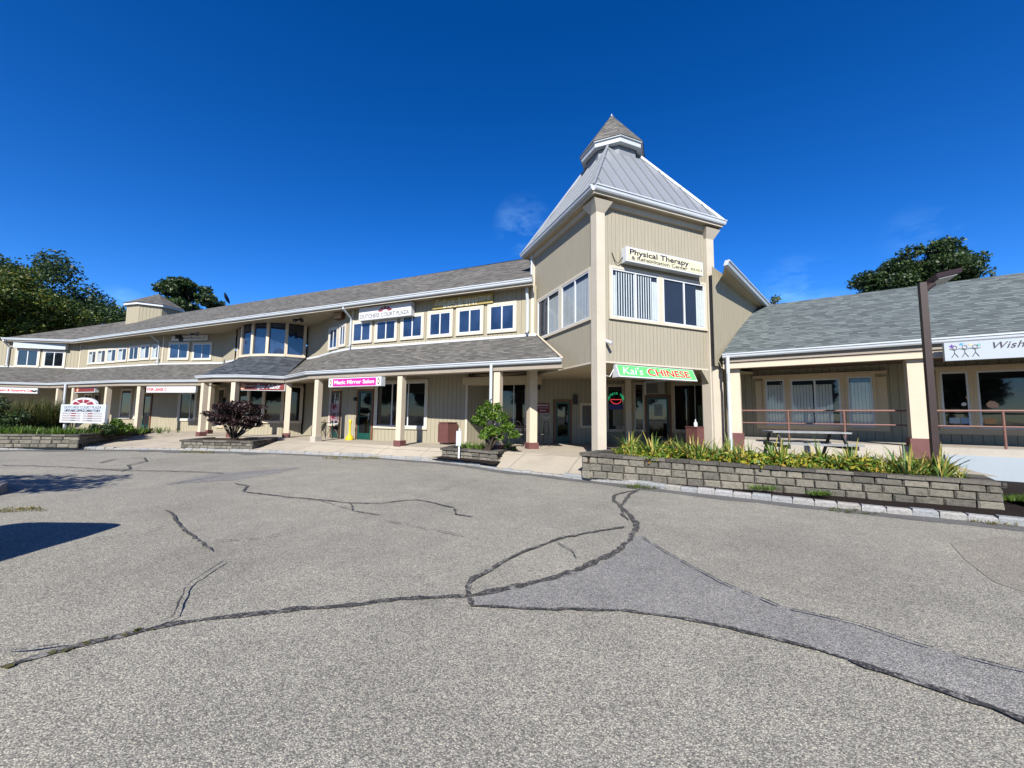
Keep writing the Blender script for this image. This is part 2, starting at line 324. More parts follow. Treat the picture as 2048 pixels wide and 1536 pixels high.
# facade of the long wing, left to right (both storeys stand on this line)
FAC=[(-40.5,26.0),(-31.6,27.9),(-22.4,24.5),(-18.0,23.7),(-16.3,22.4)]
BAY=[(-16.2,22.5),(-15.25,21.45),(-14.3,20.95),(-13.35,20.75),(-12.4,20.85),(-11.6,21.35)]
FAC2=[(-11.6,21.5),(-10.4,20.5),(-8.9,18.95),(-7.6,17.9),(.90,14.27)]
GL1=[(-37.0,22.6),(-30.0,24.9),(-22.4,21.9),(-17.3,20.9),(-14.2,20.25)]
GLB=[(-15.7,19.2),(-15.3,18.65),(-14.1,18.1),(-12.7,17.85),(-11.7,18.0),(-10.9,18.36)]
GL2=[(-10.9,18.36),(-9.6,17.15),(-8.66,16.2),(-6.42,15.15),(1.49,11.47)]
EAVE=[(-35.74,26.65),(-31.45,27.25),(.72,13.78)]
ZJ=4.55; ZG=3.25; ZE=6.5
KT=.83
def zk(z): return CZ+(z-CZ)*KT
TC=Vector((2.9*KT,12.9*KT,0)); E1=Vector((math.cos(.384),math.sin(.384),0)); E2=Vector((-E1.y,E1.x,0)); TW=5.3*KT
TCTR=TC+(E1+E2)*TW/2

# ---------------------------------------------------------------- ground
def struct(mb,name,mat,**k):
    o=mb.build(name,mat,**k); o['kind']='structure'; return o
g=MB(); g.poly([(-900,-900,-.0),(900,-900,0),(900,900,0),(-900,900,0)]); 
struct(g,'parking_lot',ASPH)
KB=[(-30,12.6),(-22,14.2),(-19.3,14.7),(-16.6,15.2),(-14.4,15.45),(-11,15.2),(-7.9,14.5),(-4.78,13.65),(-2.3,12.55),(-1.2,11.75),(-.3,10.85),(.35,10.4),(1.0,10.0),(1.66,9.4)]+[tuple(atz(x_,y_,0)[:2]) for x_,y_ in ((1256,969),(1350,982),(1442,991.5),(1600,1009),(1796,1029),(1951,1043),(2048,1054))]+[(11,3.9),(17,1.9)]
def resample(pts,step):
    pts=[Vector((p[0],p[1],0)) for p in pts]; out=[pts[0]]; acc=0; 
    L=[0]
    for a,b in zip(pts,pts[1:]): L.append(L[-1]+(b-a).length)
    n=max(1,int(L[-1]/step)); 
    out=[]
    for k in range(n+1):
        t=L[-1]*k/n; i=max(j for j in range(len(L)) if L[j]<=t+1e-9); i=min(i,len(pts)-2); out.append(pts[i].lerp(pts[i+1],(t-L[i])/(L[i+1]-L[i])))
    return out
def kerb_h(p):      # kerb drops flush where the walk ramps down
    if -.9<p.x<1.3: return .05
    if -15.7<p.x<-13.0: return .07
    return .105
kb=MB(); pts=resample(KB,.31); rnd=random.Random(3)
for a,b in zip(pts,pts[1:]):
    d=(b-a); L=d.length; u=d/L; n=Vector((-u.y,u.x,0)); h=kerb_h((a+b)/2)+rnd.uniform(-.012,.012); o=a+u*.004+n*rnd.uniform(-.015,.01)
    A=o+Z3*-.1; w=.13+rnd.uniform(-.015,.02); le=L-.008
    top=[o+Z3*h+n*.025+u*.015,o+u*(le-.015)+Z3*(h+rnd.uniform(-.008,.008))+n*.025,o+u*(le-.01)+n*w+Z3*h,o+n*w+Z3*h+u*.01]
    bot=[o+Z3*-.05,o+u*le+Z3*-.05,o+u*le+n*w+Z3*-.05,o+n*w+Z3*-.05]
    mid=[o+Z3*(h-.03),o+u*le+Z3*(h-.03),o+u*le+n*w+Z3*(h-.03),o+n*w+Z3*(h-.03)]
    i0=len(kb.v); 
    i=len(kb.v); kb.v+=bot+mid+top
    F=[(i+8,i+9,i+10,i+11)]
    for k in range(4):
        j=(k+1)%4; F+=[(i+k,i+j,i+4+j,i+4+k),(i+4+k,i+4+j,i+8+j,i+8+k)]
    for f in F: kb.f.append(list(f)); kb.m.append(0); kb.uvs+=[(0,0)]*4
struct(kb,'kerb',GRAN)
# concrete walk: from behind the kerb up to the porch floor
wk=MB(); K=[Vector((p[0],p[1],0)) for p in resample(KB,1.0)]
def front(poly,x):
    for a,b in zip(poly,poly[1:]):
        if a[0]<=x<=b[0]: t=(x-a[0])/(b[0]-a[0]); return a[1]+t*(b[1]-a[1])
    return None
GALL=GL1[:4]+GLB[1:]+GL2[1:]
rows=[]
for k,p in enumerate(K):
    q=K[min(k+1,len(K)-1)]-K[max(k-1,0)]; n=Vector((-q.y,q.x,0)).normalized(); a=p+n*.10; h=max(kerb_h(p)-.012,.03)
    if p.x<2.2:
        y2=front(GALL,a.x) or (11.6 if a.x>1.4 else 22.6); y2=max(y2+.1,a.y+.3)
        if a.x>1.4: y2=11.0
        rows.append((Vector((a.x,a.y,h)),Vector((a.x-.0,y2,FZ)),Vector((a.x-.0,y2+14,FZ))))
for r0,r1 in zip(rows,rows[1:]):
    wk.poly([r0[0],r1[0],r1[1],r0[1]]); wk.poly([r0[1],r1[1],r1[2],r0[2]])
e=rows[-1]; wk.poly([e[0],(2.3,9.5,.13),(3.1,10.8,FZ),e[1]]); wk.poly([e[1],(3.1,10.8,FZ),(9.9,12.6,FZ),(9.9,26,FZ),e[2]])
struct(wk,'walk',WALK)
# mulch bed between kerb and long planter
mu=MB(); k2=[Vector((p[0],p[1],0)) for p in resample(KB[13:],.5)]
rr=random.Random(5); prev=None
for k,p in enumerate(k2):
    q=k2[min(k+1,len(k2)-1)]-k2[max(k-1,0)]; n=Vector((-q.y,q.x,0)).normalized(); row=[p+n*(.1+j*.45)+Z3*(.085+(0 if j==0 else rr.uniform(.0,.035))) for j in range(9)]
    if prev:
        for j in range(8): mu.poly([prev[j],row[j],row[j+1],prev[j+1]])
    prev=row
struct(mu,'mulch_bed',MULCH)
mu=MB(); mu.poly([(-2.6,12.55,.16),(-1.2,11.6,.16),(-.45,11.0,.13),(-.3,11.6,.16),(-2.2,12.8,.18)]); struct(mu,'mulch_strip',MULCH)
# raised ground behind the long planter
gr=MB(); gr.poly([(3.2,10.0,.50),(9.0,7.2,.50),(9.4,7.9,.50),(10.6,9.45,.50),(7.0,12.6,.50),(5.5,11.6,.46),(3.2,10.7,.40)]); struct(gr,'garden_path',WALK)
gr=MB(); gr.poly([(8.3,5.9,.17),(18,2.0,.17),(30,2,.17),(30,8,.17),(12.5,9.4,.17),(9.5,8.5,.17)]); struct(gr,'side_bed',MULCH)

# asphalt patches and cracks (thin sheets a few mm above the lot)
def ground_poly(pxs,z,mat,name):
    m=MB(); m.poly([atz(x,y,z) for x,y in pxs]); return struct(m,name,mat)
ground_poly([(945,1212),(945,1190),(1060,1166),(1170,1138),(1245,1105),(1262,1070),(1285,1072),(1340,1105),(1440,1160),(1560,1210),(1720,1250),(1900,1305),(2100,1352),(2100,1462),(1990,1418),(1900,1385),(1800,1350),(1700,1318),(1560,1280),(1440,1250),(1350,1232),(1240,1218),(1100,1216)],.004,ASPH2,'asphalt_patch')
ground_poly([(330,969),(420,948),(600,934),(560,945),(470,960)],.004,ASPH2,'asphalt_patch')
eb=MB(); kk=resample(KB,.5); rr=random.Random(9); pr_=None
for k,p in enumerate(kk):
    q=kk[min(k+1,len(kk)-1)]-kk[max(k-1,0)]; n=Vector((-q.y,q.x,0)).normalized(); wdt=.28+rr.uniform(0,.16) if p.x>-9 else .5+rr.uniform(0,.5)
    r_=(p+n*.06+Z3*.004,p-n*wdt+Z3*.004)
    if pr_: eb.poly([pr_[0],pr_[1],r_[1],r_[0]])
    pr_=r_
struct(eb,'asphalt_edge',ASPH3)
CR=[(9,[(0,1334),(60,1318),(150,1292),(250,1267),(330,1250),(460,1230),(600,1217),(700,1212),(800,1198),(940,1190)]),
(11,[(940,1190),(1010,1176),(1080,1160),(1160,1137),(1225,1105),(1262,1075)]),(9,[(1262,1075),(1272,1055),(1262,1030),(1240,1010),(1226,1000),(1228,990),(1250,984),(1272,980)]),
(8,[(1258,1040),(1245,1028),(1243,1010),(1262,988),(1280,978)]),(5,[(1262,1030),(1275,1045),(1268,1060)]),
(7,[(1250,1053),(1180,1063),(1120,1075),(1060,1098),(1010,1122),(945,1155),(935,1165),(936,1195),(944,1212)]),
(5,[(944,1212),(1100,1217),(1240,1219),(1350,1233),(1440,1252),(1560,1282),(1700,1320)]),(8,[(1700,1320),(1800,1352),(1900,1387),(1990,1420),(2100,1465)]),
(5,[(470,966),(495,972),(485,982),(560,992),(700,1005),(760,1006),(830,998),(870,1005),(905,1015),(912,1028),(945,1033)]),(3,[(700,1005),(706,1020),(760,1030)]),
(5,[(330,1020),(365,1050),(395,1078),(428,1100)]),(3,[(0,930),(130,933),(240,940),(330,941),(445,945)]),(3,[(200,925),(230,918),(290,915),(292,922),(255,930),(262,936),(240,942)]),
(3,[(335,969),(440,950),(600,936)]),(3,[(420,946),(448,946)]),(2,[(140,942),(280,935)]),(2,[(0,950),(60,953)]),(2,[(560,992),(640,1000),(700,1018)]),
(2,[(170,1080),(290,1060),(350,1048)]),(2,[(430,1080),(520,1076),(600,1060)]),(2,[(770,1040),(880,1060),(980,1080)]),(2,[(1110,1082),(1140,1100),(1150,1115)]),
(2,[(1285,1072),(1340,1104),(1440,1160),(1560,1210),(1720,1250),(1900,1305),(2100,1352)]),(2,[(310,1250),(350,1230),(365,1180),(385,1160),(450,1120)]),(2,[(880,980),(920,968),(960,960)]),
(3,[(0,1300),(60,1295),(120,1288)])]
cm=MB(); cr=random.Random(11)
for ci,(wd,px) in enumerate(CR):
    P=[atz(x,y,.008+.0012*ci) for x,y in px]; Q=[]
    for a,b in zip(P,P[1:]):
        n=max(1,int((b-a).length/.07)); Q+=[a.lerp(b,i/n) for i in range(n)]
    Q.append(P[-1]); dj=0; last_=None
    base=wd*.0044*(2.4 if (px[0][1]<960 and wd<4) else 1)
    for i,p in enumerate(Q):
        d=(Q[min(i+1,len(Q)-1)]-Q[max(i-1,0)]); d.z=0; d.normalize(); n=Vector((-d.y,d.x,0)); dj=dj*.85+cr.uniform(-.012,.012); ww=base*cr.uniform(.45,1.1)*(.35 if i in (0,len(Q)-1) else 1)
        a,b=p+n*(dj+ww),p+n*(dj-ww)
        if last_ and not (wd<=2 and cr.random()<.18): cm.poly([last_[0],last_[1],b,a][::-1])
        last_=(a,b)
struct(cm,'asphalt_cracks',TAR)
ms=MB()
P=[atz(x,y,.012) for x,y in [(0,1333),(60,1318),(150,1292),(240,1269),(330,1250)]]
for a,b in zip(P,P[1:]):
    n=int((b-a).length/.04)
    for i in range(n):
        if cr.random()<.7:
            c=a.lerp(b,i/n)+Vector((cr.uniform(-.03,.03),cr.uniform(-.03,.03),0)); r=cr.uniform(.01,.03); ms.poly([c+Vector((r*math.cos(t+.3),r*math.sin(t+.3),0)) for t in (0,1.2,2.5,3.8,5)])
struct(ms,'crack_moss',MOSS)
st=MB(); P=[atz(x,y,.004) for x,y in [(1900,1085),(1990,1075),(2100,1080),(2200,1150),(2100,1200),(1990,1165),(1930,1120)]]; st.poly(P); struct(st,'oil_stain',asphalt('asphalt_stain',(.97,.92,.82),1.66))

# ---------------------------------------------------------------- windows and doors
def window(parent,g,s0,s1,z0,z1,panes=(.5,),trim=.1,trimm=None,glass=None,blinds=None,frame=.045,fm=None,o=0,hood=0,name='window'):
    trimm=trimm or TRIM; glass=glass or GLASS; fm=fm or WHITE
    t=MB(); T=trim; O=o
    t.wb(g,s0,s1,z1-T,z1,O,O+.05); t.wb(g,s0,s1,z0,z0+T*.9,O,O+.062); t.wb(g,s0,s0+T,z0+T*.9,z1-T,O,O+.05); t.wb(g,s1-T,s1,z0+T*.9,z1-T,O,O+.05)
    if hood: t.wb(g,s0-.12,s1+.12,z1+.003,z1+.07,O,O+.13)
    wo=t.build(name,trimm,parent)
    a0,a1,b0,b1=s0+T,s1-T,z0+T*.9,z1-T; f=MB(); q=frame
    f.wb(g,a0,a1,b1-q,b1,O,O+.04); f.wb(g,a0,a1,b0,b0+q,O,O+.04); f.wb(g,a0,a0+q,b0+q,b1-q,O,O+.04); f.wb(g,a1-q,a1,b0+q,b1-q,O,O+.04)
    cuts=[]
    for p in panes:
        x=a0+(a1-a0)*p; cuts.append(x); f.wb(g,x-q*.6,x+q*.6,b0+q,b1-q,O,O+.036)
    f.build('frame',fm,wo)
    gl=MB()
    if blinds:
        bk=MB(); bk.wb(g,a0+.01,a1-.01,b0+.01,b1-.01,O,O+.003); bk.build('room_shade_panel',ROOM_SHADE,wo)  # flat dark panel: the shade of the unlit room put into its colour
        bl=MB(); W=a1-a0
        for kind,p0,p1 in blinds:
            x=a0+W*p0; st=.085 if kind!='f' else .09
            while x<a0+W*p1-.02:
                ang=.9 if kind=='o' else (.25 if kind=='c' else .5); w_=.03 if kind=='f' else .075; tz=b1-q-(.02 if kind!='c' else .14)
                A=g.p(x,b0+q+.02,O+.006); bl.poly([A,A+g.u*w_+g.n*.006*math.sin(ang*3),A+g.u*w_+g.n*.006*math.sin(ang*3)+Z3*(tz-b0-q-.02),A+Z3*(tz-b0-q-.02)]); x+=st
        if bl.v: bl.build('blinds',BLIND,wo)
        gl.poly([g.p(a0+.01,b0+.01,O+.02),g.p(a1-.01,b0+.01,O+.02),g.p(a1-.01,b1-.01,O+.02),g.p(a0+.01,b1-.01,O+.02)]); gl.build('glass',CLEAR,wo)
    else:
        xs=[a0+.01]+cuts+[a1-.01]
        for x0,x1 in zip(xs,xs[1:]): gl.wb(g,x0,x1-.002,b0+.01,b1-.01,O,O+.014+.004*random.random())
        gl.build('glass',glass,wo)
    return wo
def winpx(parent,g,xl,xr,yt,yb,**k):
    s0,s1,z0,z1=g.rect(xl,xr,yt,yb,k.get('o',0)+.05); return window(parent,g,s0,s1,z0,z1,**k)
def door(parent,g,s0,s1,z0,z1,transom=0,fm=None,label=None,handle=1):
    fm=fm or BROWNW; d=MB(); ft=.09; z1d=z1-transom
    d.wb(g,s0,s0+ft,z0,z1d,0,.06); d.wb(g,s1-ft,s1,z0,z1d,0,.06); d.wb(g,s0+ft,s1-ft,z1d-ft,z1d,0,.06); D=d.build('door',fm,parent)
    l=MB(); a0,a1,b0,b1=s0+ft,s1-ft,z0+.02,z1d-ft; q=.1
    l.wb(g,a0,a1,b0,b0+.28,0,.035); l.wb(g,a0,a1,b1-q,b1,0,.035); l.wb(g,a0,a0+q*.8,b0+.28,b1-q,0,.035); l.wb(g,a1-q*.8,a1,b0+.28,b1-q,0,.035); l.wb(g,a0+q*.8,a1-q*.8,b0+1.0,b0+1.035,0,.04)
    l.build('door_leaf',GREEN,D)
    gl=MB(); gl.wb(g,a0+.02,a1-.02,b0+.2,b1-.02,0,.012); gl.build('glass',GLASSD,D)
    hx=a1-.12 if handle>0 else a0+.12
    h=MB(); h.tube([g.p(hx,b0+.88,.03),g.p(hx,b0+.88,.09),g.p(hx,b0+1.18,.09),g.p(hx,b0+1.18,.03)],.014,6); h.build('handle',STEEL,D)
    if transom:
        window(parent,g,s0,s1,z1d+.004,z1,panes=(),trim=.08,trimm=TRIMD,glass=GLASSD,frame=.03,name='transom',fm=TRIMD)
    return D

# ================================================================ LONG WING
LW=thing('long_shopping_wing',(-12,20,0),'long two storey tan wing with weathered grey shingle roofs, curved bay and covered porch','building')
def segs(poly): return [Seg(a,b) for a,b in zip(poly,poly[1:])]
S1=segs(FAC); SB=segs(BAY); S2=segs(FAC2)
wl=MB()
def wallstrip(mb,sg,z0,z1,th=.15):
    for g in sg: mb.poly([g.p(0,z0),g.p(g.L,z0),g.p(g.L,z1),g.p(0,z1)])
wallstrip(wl,S1+S2[:3],0,6.46)
# near segment: lower wall stops at the recess corner, upper wall runs to the tower
gN=S2[3]; REC=.687*gN.L
wl.poly([gN.p(0,0),gN.p(REC,0),gN.p(REC,3.6),gN.p(0,3.6)]); wl.poly([gN.p(0,3.6),gN.p(gN.L,3.6),gN.p(gN.L,6.46),gN.p(0,6.46)])
rc=gN.p(REC,0); gR1=Seg((rc.x,rc.y),(-1.05,16.45)); gR2=Seg((-1.05,16.45),(3.9,16.75))
for g_ in (gR1,gR2): wl.poly([g_.p(0,0),g_.p(g_.L,0),g_.p(g_.L,3.6),g_.p(0,3.6)])
# closing walls behind
wl.poly([(-40.5,26,0),(-40.5,26,6.46),(-38,36,6.46),(-38,36,0)]); wl.poly([(-38,36,0),(-38,36,6.46),(3.5,21.5,6.46),(3.5,21.5,0)])
wl.build('wall',SID,LW)
# bay: lower wall under windows, upper sill band
bw=MB(); bw2=MB()
for g_ in SB:
    bw.poly([g_.p(0,0),g_.p(g_.L,0),g_.p(g_.L,1.0),g_.p(0,1.0)]); bw2.poly([g_.p(0,3.0),g_.p(g_.L,3.0),g_.p(g_.L,4.72),g_.p(0,4.72)])
bw2.build('bay_wall',SID,LW); bw.build('bay_wall',SID,LW)
# bay glazing
def bayglaze(z0,z1,nm,gm,sill=.13,mw=.075):
    fr=MB(); gl=MB()
    for g_ in SB:
        gl.wb(g_,0,g_.L,z0+sill,z1-.05,-.05,-.02)
        fr.wb(g_,-.01,g_.L+.01,z0,z0+sill,-.03,.09); fr.wb(g_,0,g_.L,z1-.08,z1,-.03,.05); fr.wb(g_,-mw,mw,z0+sill,z1-.08,-.03,.065)
    g_=SB[-1]; fr.wb(g_,g_.L-.13,g_.L+.02,z0+sill,z1-.08,-.03,.065)
    w_=fr.build(nm,CREAM,LW); gl.build('glass',gm,w_)
bayglaze(4.6,6.52,'bay_window',GLASSU); bayglaze(.98,3.02,'bay_shop_window',GLASSD)
# flashing strip along the junction
for SS in (S1,S2):
    fl=MB()
    for g_ in SS: fl.wb(g_,0,g_.L,ZJ-.02,ZJ+.07,0,.03)
    fl.build('flashing',WHITE,LW)
# lower pent roofs
def loft(mb,lo,zl,hi,zh,mi=0):
    lo=resample(lo,.6) if False else [Vector((p[0],p[1],zl)) for p in lo]; hi=[Vector((p[0],p[1],zh)) for p in hi]
    for i in range(len(lo)-1): mb.poly([lo[i],lo[i+1],hi[i+1],hi[i]],mi)
r1=MB(); loft(r1,GL1[:2],ZG,FAC[:2],ZJ); loft(r1,GL1[1:3],ZG,FAC[1:3],ZJ); loft(r1,GL1[2:4],ZG,FAC[2:4],ZJ); r1.poly([(*GL1[3],ZG),(*GL1[4],ZG),(*FAC[4],ZJ),(*FAC[3],ZJ)]); r1.build('porch_roof',SHG,LW)
r2_=MB(); loft(r2_,[GL2[0],GL2[1]],ZG,[FAC2[0],FAC2[1]],ZJ); loft(r2_,[GL2[1],GL2[2]],ZG,[FAC2[1],FAC2[2]],ZJ)
r2_.poly([(*GL2[2],ZG),(*GL2[3],ZG),(*FAC2[3],ZJ),(*FAC2[2],ZJ)]); r2_.poly([(*GL2[3],ZG),(*GL2[4],ZG),(*FAC2[4],ZJ),(*FAC2[3],ZJ)])
r2_.poly([(*GL2[4],ZG),(1.55,13.9,ZG),(*FAC2[4],ZJ)]); r2_.poly([(*FAC2[4],ZJ-.02),(.93,17.7,ZJ-.02),(.93,17.7,6.46),(*FAC2[4],6.46)]); r2_.build('porch_roof',SHG,LW)
rb=MB(); loft(rb,GLB,ZG,BAY,4.62); rb.build('bay_roof',SHD,LW)
hc=MB(); a=Vector((*GL2[4],ZG+.02)); b=Vector((*FAC2[4],ZJ+.03)); hc.box(a+Vector((-.03,0,0)),b-a,Vector((.07,.03,0)),Z3*.03); hc.build('hip_trim',CREAM,LW)
# gutters (K profile), beams and soffits
def gutter(poly,z,parent,h=.13,w=.12,name='gutter',mat=None,end=True):
    m=MB(); 
    P=[Vector((p[0],p[1],0)) for p in poly]; ns=[]
    for i in range(len(P)):
        d=Vector((0,0,0))
        if i>0: d+=(P[i]-P[i-1]).normalized()
        if i<len(P)-1: d+=(P[i+1]-P[i]).normalized()
        d.normalize(); ns.append(Vector((d.y,-d.x,0)))
    prof=[(0,z),(w,z),(w,z-.035),(w*.8,z-.05),(w*.72,z-h*.75),(w*.5,z-h),(-.02,z-h),(-.02,z-.01)]
    rings=[[P[i]+ns[i]*a+Z3*b for a,b in prof] for i in range(len(P))]
    for i in range(len(P)-1):
        for k in range(len(prof)): j=(k+1)%len(prof); m.poly([rings[i][k],rings[i][j],rings[i+1][j],rings[i+1][k]])
    m.poly(rings[0][::-1]); m.poly(rings[-1]); return m.build(name,mat or ALU,parent)
def beam(poly,z1,z0,off,th,parent,name,mat):
    m=MB()
    for a,b in zip(poly,poly[1:]):
        g_=Seg(a,b); m.wb(g_,-.002,g_.L+.002,z0,z1,-off-th,-off)
    return m.build(name,mat,parent)
for pl in (GL1[:4]+[(-16.2,20.65)],GLB+GL2[1:]):
    gutter(pl,ZG+.02,LW); beam(pl,ZG-.02,ZG-.28,.03,.05,LW,'fascia',FASCIA); beam(pl,ZG-.26,ZG-.295,.085,.16,LW,'beam',CREAM)
sf=MB()      # porch ceilings
for lo,hi in ((GL1[:4],FAC[:4]),(GLB,BAY),(GL2[:4],FAC2[:4])):
    for i in range(len(lo)-1): sf.poly([(*lo[i],ZG-.06),(*hi[i],ZG-.06),(*hi[i+1],ZG-.06),(*lo[i+1],ZG-.06)])
sf.poly([(*GL2[3],ZG-.06),(*FAC2[3],ZG-.06),(-1.0,16.5,ZG-.06),(1.1,14.9,ZG-.06),(*GL2[4],ZG-.06)]); sf.build('porch_ceiling',SOFFIT,LW)
# box soffit by the recess
bs=MB(); bs.wb(gN,REC-.05,gN.L+.1,2.72,3.0,-.35,.35); bs.build('box_soffit',SOFFIT,LW)
# upper roof
RE=(-30.6,30.9); RN=(1.9,17.25); RIDGE=9.0
ur=MB(); z0=ZE+.04
ur.poly([(*EAVE[1],z0),(*EAVE[2],z0),(.74,17.78,RIDGE),(*RE,RIDGE)])
ur.poly([(*EAVE[0],z0),(*EAVE[1],z0),(*RE,RIDGE)]); ur.poly([(-40.5,26.0,z0),(*EAVE[0],z0),(*RE,RIDGE)]) if False else ur.poly([(-34.2,34.5,z0),(*EAVE[0],z0),(*RE,RIDGE)])
ur.poly([(*RE,RIDGE),(.74,17.78,RIDGE),(2.4,21.9,z0),(-34.2,34.5,z0)]); ur.build('roof',SHG,LW)
rv=MB(); a=Vector((-10.3,22.58,RIDGE)); b=Vector((.6,17.84,RIDGE)); rv.box(a+Z3*-.02,b-a,Vector((.1,.25,0)),Z3*.07); a=Vector((-25,28.6,RIDGE)); b=Vector((-13,23.7,RIDGE)); rv.box(a+Z3*-.02,b-a,Vector((.1,.25,0)),Z3*.06); rv.build('ridge_vent',BLACK,LW)
gutter(EAVE,ZE+.06,LW,h=.14); beam(EAVE,ZE+.02,ZE-.16,.02,.04,LW,'fascia',CREAM2)
us=MB(); us.poly([(*EAVE[0],ZE-.06),(-40,28.5,ZE-.06),(-31,30,ZE-.06),(.78,16.4,ZE-.06),(*EAVE[2],ZE-.06),(*EAVE[1],ZE-.06)]); us.build('soffit',SOFFIT,LW)
# downspouts
def downspout(parent,g_,s,zt,zb,o=.1,kick=.5,w=.075):
    m=MB(); m.tube([g_.p(s,zt,o+kick),g_.p(s,zt-.12,o+kick),g_.p(s,zt-.45,o+.02),g_.p(s,zt-.6,o),g_.p(s,zb+.12,o),g_.p(s,zb,o+.1)],w*.62,8); return m.build('downspout',ALU,parent)
a,_=gN.hit(698,650); downspout(LW,gN,max(a,.05),6.45,ZJ+.05)
g_=S1[1]; a,_=g_.hit(321,700); downspout(LW,g_,min(a,g_.L-.1),6.45,ZJ+.05)
downspout(LW,S1[0],S1[0].hit(20,700)[0],6.45,ZJ+.05,kick=.4)
downspout(LW,gN,gN.L-.33,6.35,ZJ+.05,kick=.1,w=.1)
# corner boards
for g_,s_ in ((gN,gN.L-.22),(gN,0.0),(S1[1],0),(S1[1],S1[1].L-.12)): cb=MB(); cb.wb(g_,s_,s_+.12,ZJ+.07,6.4,0,.03); cb.build('corner_board',TRIM,LW)
cb=MB(); cb.wb(gN,REC-.1,REC,FZ,2.9,0,.03); cb.build('corner_board',TRIM,LW)
# upper windows
for x0,x1,y0,y1 in [(10,225,310,545),(250,480,290,530),(515,755,240,505),(790,1050,205,485),(1085,1365,170,460),(1405,1705,125,435)]:
    winpx(LW,gN,700+x0/5.12,700+x1/5.12,580+y0/5.12,580+y1/5.12,glass=GLASSU,trim=.11)
for k,(x0,x1,y0,y1) in enumerate([(1415,1510,75,305),(1520,1592,40,275)]): winpx(LW,S2[2],380+x0/5.12,380+x1/5.12,640+y0/5.12,640+y1/5.12,glass=GLASSU,trim=.1)
for x0,x1,y0,y1 in [(895,985,305,455),(985,1083,295,450),(1085,1190,285,440),(1195,1300,275,430),(1310,1420,262,420),(1425,1535,250,410),(1545,1640,245,405)]:
    winpx(LW,S1[1],x0/5.12,x1/5.12,640+y0/5.12,640+y1/5.12,trim=.11,blinds=[('c',.0,.45)] if x0%2 else None)
winpx(LW,S1[2],1720/5.12,1935/5.12,640+225/5.12,640+410/5.12,glass=GLASSU,trim=.11); winpx(LW,S1[2],1965/5.12,380+222/5.12,640+228/5.12,640+412/5.12,glass=GLASSU,trim=.11)
for x0,x1,y0,y1 in [(150,405,293,485),(430,668,310,492)]: winpx(LW,S1[0],x0/5.12,x1/5.12,640+y0/5.12,640+y1/5.12,trim=.12)
# lower windows and doors of the long wing
winpx(LW,gN,748,855,760,858,panes=(.33,.6,.66),trim=.12,glass=GLASSD)
d0,d1,_,_=gN.rect(714,747,790,880); door(LW,gN,d0,d1,FZ,FZ+2.83,.55)
g_=S2[2]; door(LW,g_,.15,1.05,FZ,FZ+2.75,.5); g_=Seg((-8.9,18.95),(-7.6,17.9))
winpx(LW,g_,658,680,762,852,panes=(.5,),trim=.1,glass=GLASSD)
g_=S2[1]; 
for (a,b) in ((239,262),(267,287)): winpx(LW,S1[1],a,b,777,838,panes=(),trim=.1,glass=GLASSD)
d0,d1,_,_=S1[1].rect(284,303,798,860); door(LW,S1[1],d0,d1,FZ,FZ+2.8,.5)
winpx(LW,S1[2],355,392,783,842,panes=(.7,),trim=.12,glass=GLASSD); winpx(LW,S1[3],417,447,776,855,panes=(),trim=.1,trimm=TRIMD,glass=GLASSD)
winpx(LW,S1[1],166,182,787,830,panes=(.5,),trim=.08,glass=GLASSD); winpx(LW,S1[1],112,130,783,835,panes=(.5,),trim=.08,glass=GLASSD); winpx(LW,S1[1],184,196,787,858,panes=(),trim=.06,trimm=BROWNW,glass=GLASSD)
# recess wall: big window, brown door
winpx(LW,gR2,997,1056,762,862,panes=(.52,),trim=.1,trimm=TRIMD,glass=GLASSD,frame=.035)
d0,d1,_,_=gR2.rect(1107,1143,800,888); door(LW,gR2,d0,d1,FZ,FZ+1.88)
winpx(LW,gR2,1160,1190,806,856,panes=(),trim=.08,trimm=TRIMD,glass=paint('notice_paper',(.16,.14,.12),.8,.3,9),frame=.02)
# porch columns of the long wing
def column(parent,c,zt,w,ang=0,zb=FZ,plinth=.2,mat=None,pm=None,chamfer=True,capital=0):
    m=MB(); u=Vector((math.cos(ang),math.sin(ang),0)); n=Vector((-u.y,u.x,0)); c=Vector((c[0],c[1],0))
    m.box(c-u*w/2-n*w/2+Z3*(zb),u*w,n*w,Z3*(zt-zb)); o=m.build('column',mat or CREAM,parent,bevel=.012)
    if plinth:
        p=MB(); W=w+.09; p.box(c-u*W/2-n*W/2+Z3*(zb-.3),u*W,n*W,Z3*(plinth+.3)); p.build('plinth',pm or MAROON,o,bevel=.01)
    return o
def inset(poly,x,off):
    best=None
    for a,b in zip(poly,poly[1:]):
        g_=Seg(a,b); s,_=g_.hit(x,828)
        if -.3<=s<=g_.L+.3:
            q=g_.p(s,0,-off); 
            if best is None or q.y<best[0].y: best=(q,math.atan2(g_.u.y,g_.u.x))
    return best
for pl,x,pm in [(GL1,105,None),(GL1,136,None),(GL1,203,None),(GL1,269,None),(GLB,396,MAROON),(GLB,459,MAROON),(GLB,574,MAROON),(GL2,626,SLABC),(GL2,794,MAROON),(GL2,990,MAROON)]:
    r=inset(pl,x,.2)
    if r: column(LW,(r[0].x,r[0].y),ZG-.28,.225,r[1],pm=pm,plinth=.2 if pm else 0)
column(LW,(-16.35,20.9),ZG-.28,.22,-.2); 
column(LW,(.72,13.75),ZG-.06,.29,.384,plinth=.22)
gd=Seg(GL2[3],GL2[4]); a,_=gd.hit(983,800); m=MB(); m.tube([gd.p(a,ZG-.08,.06),gd.p(a,ZG-.3,.06),gd.p(a,.5,.04)],.05,8); m.build('downspout',ALU,LW)
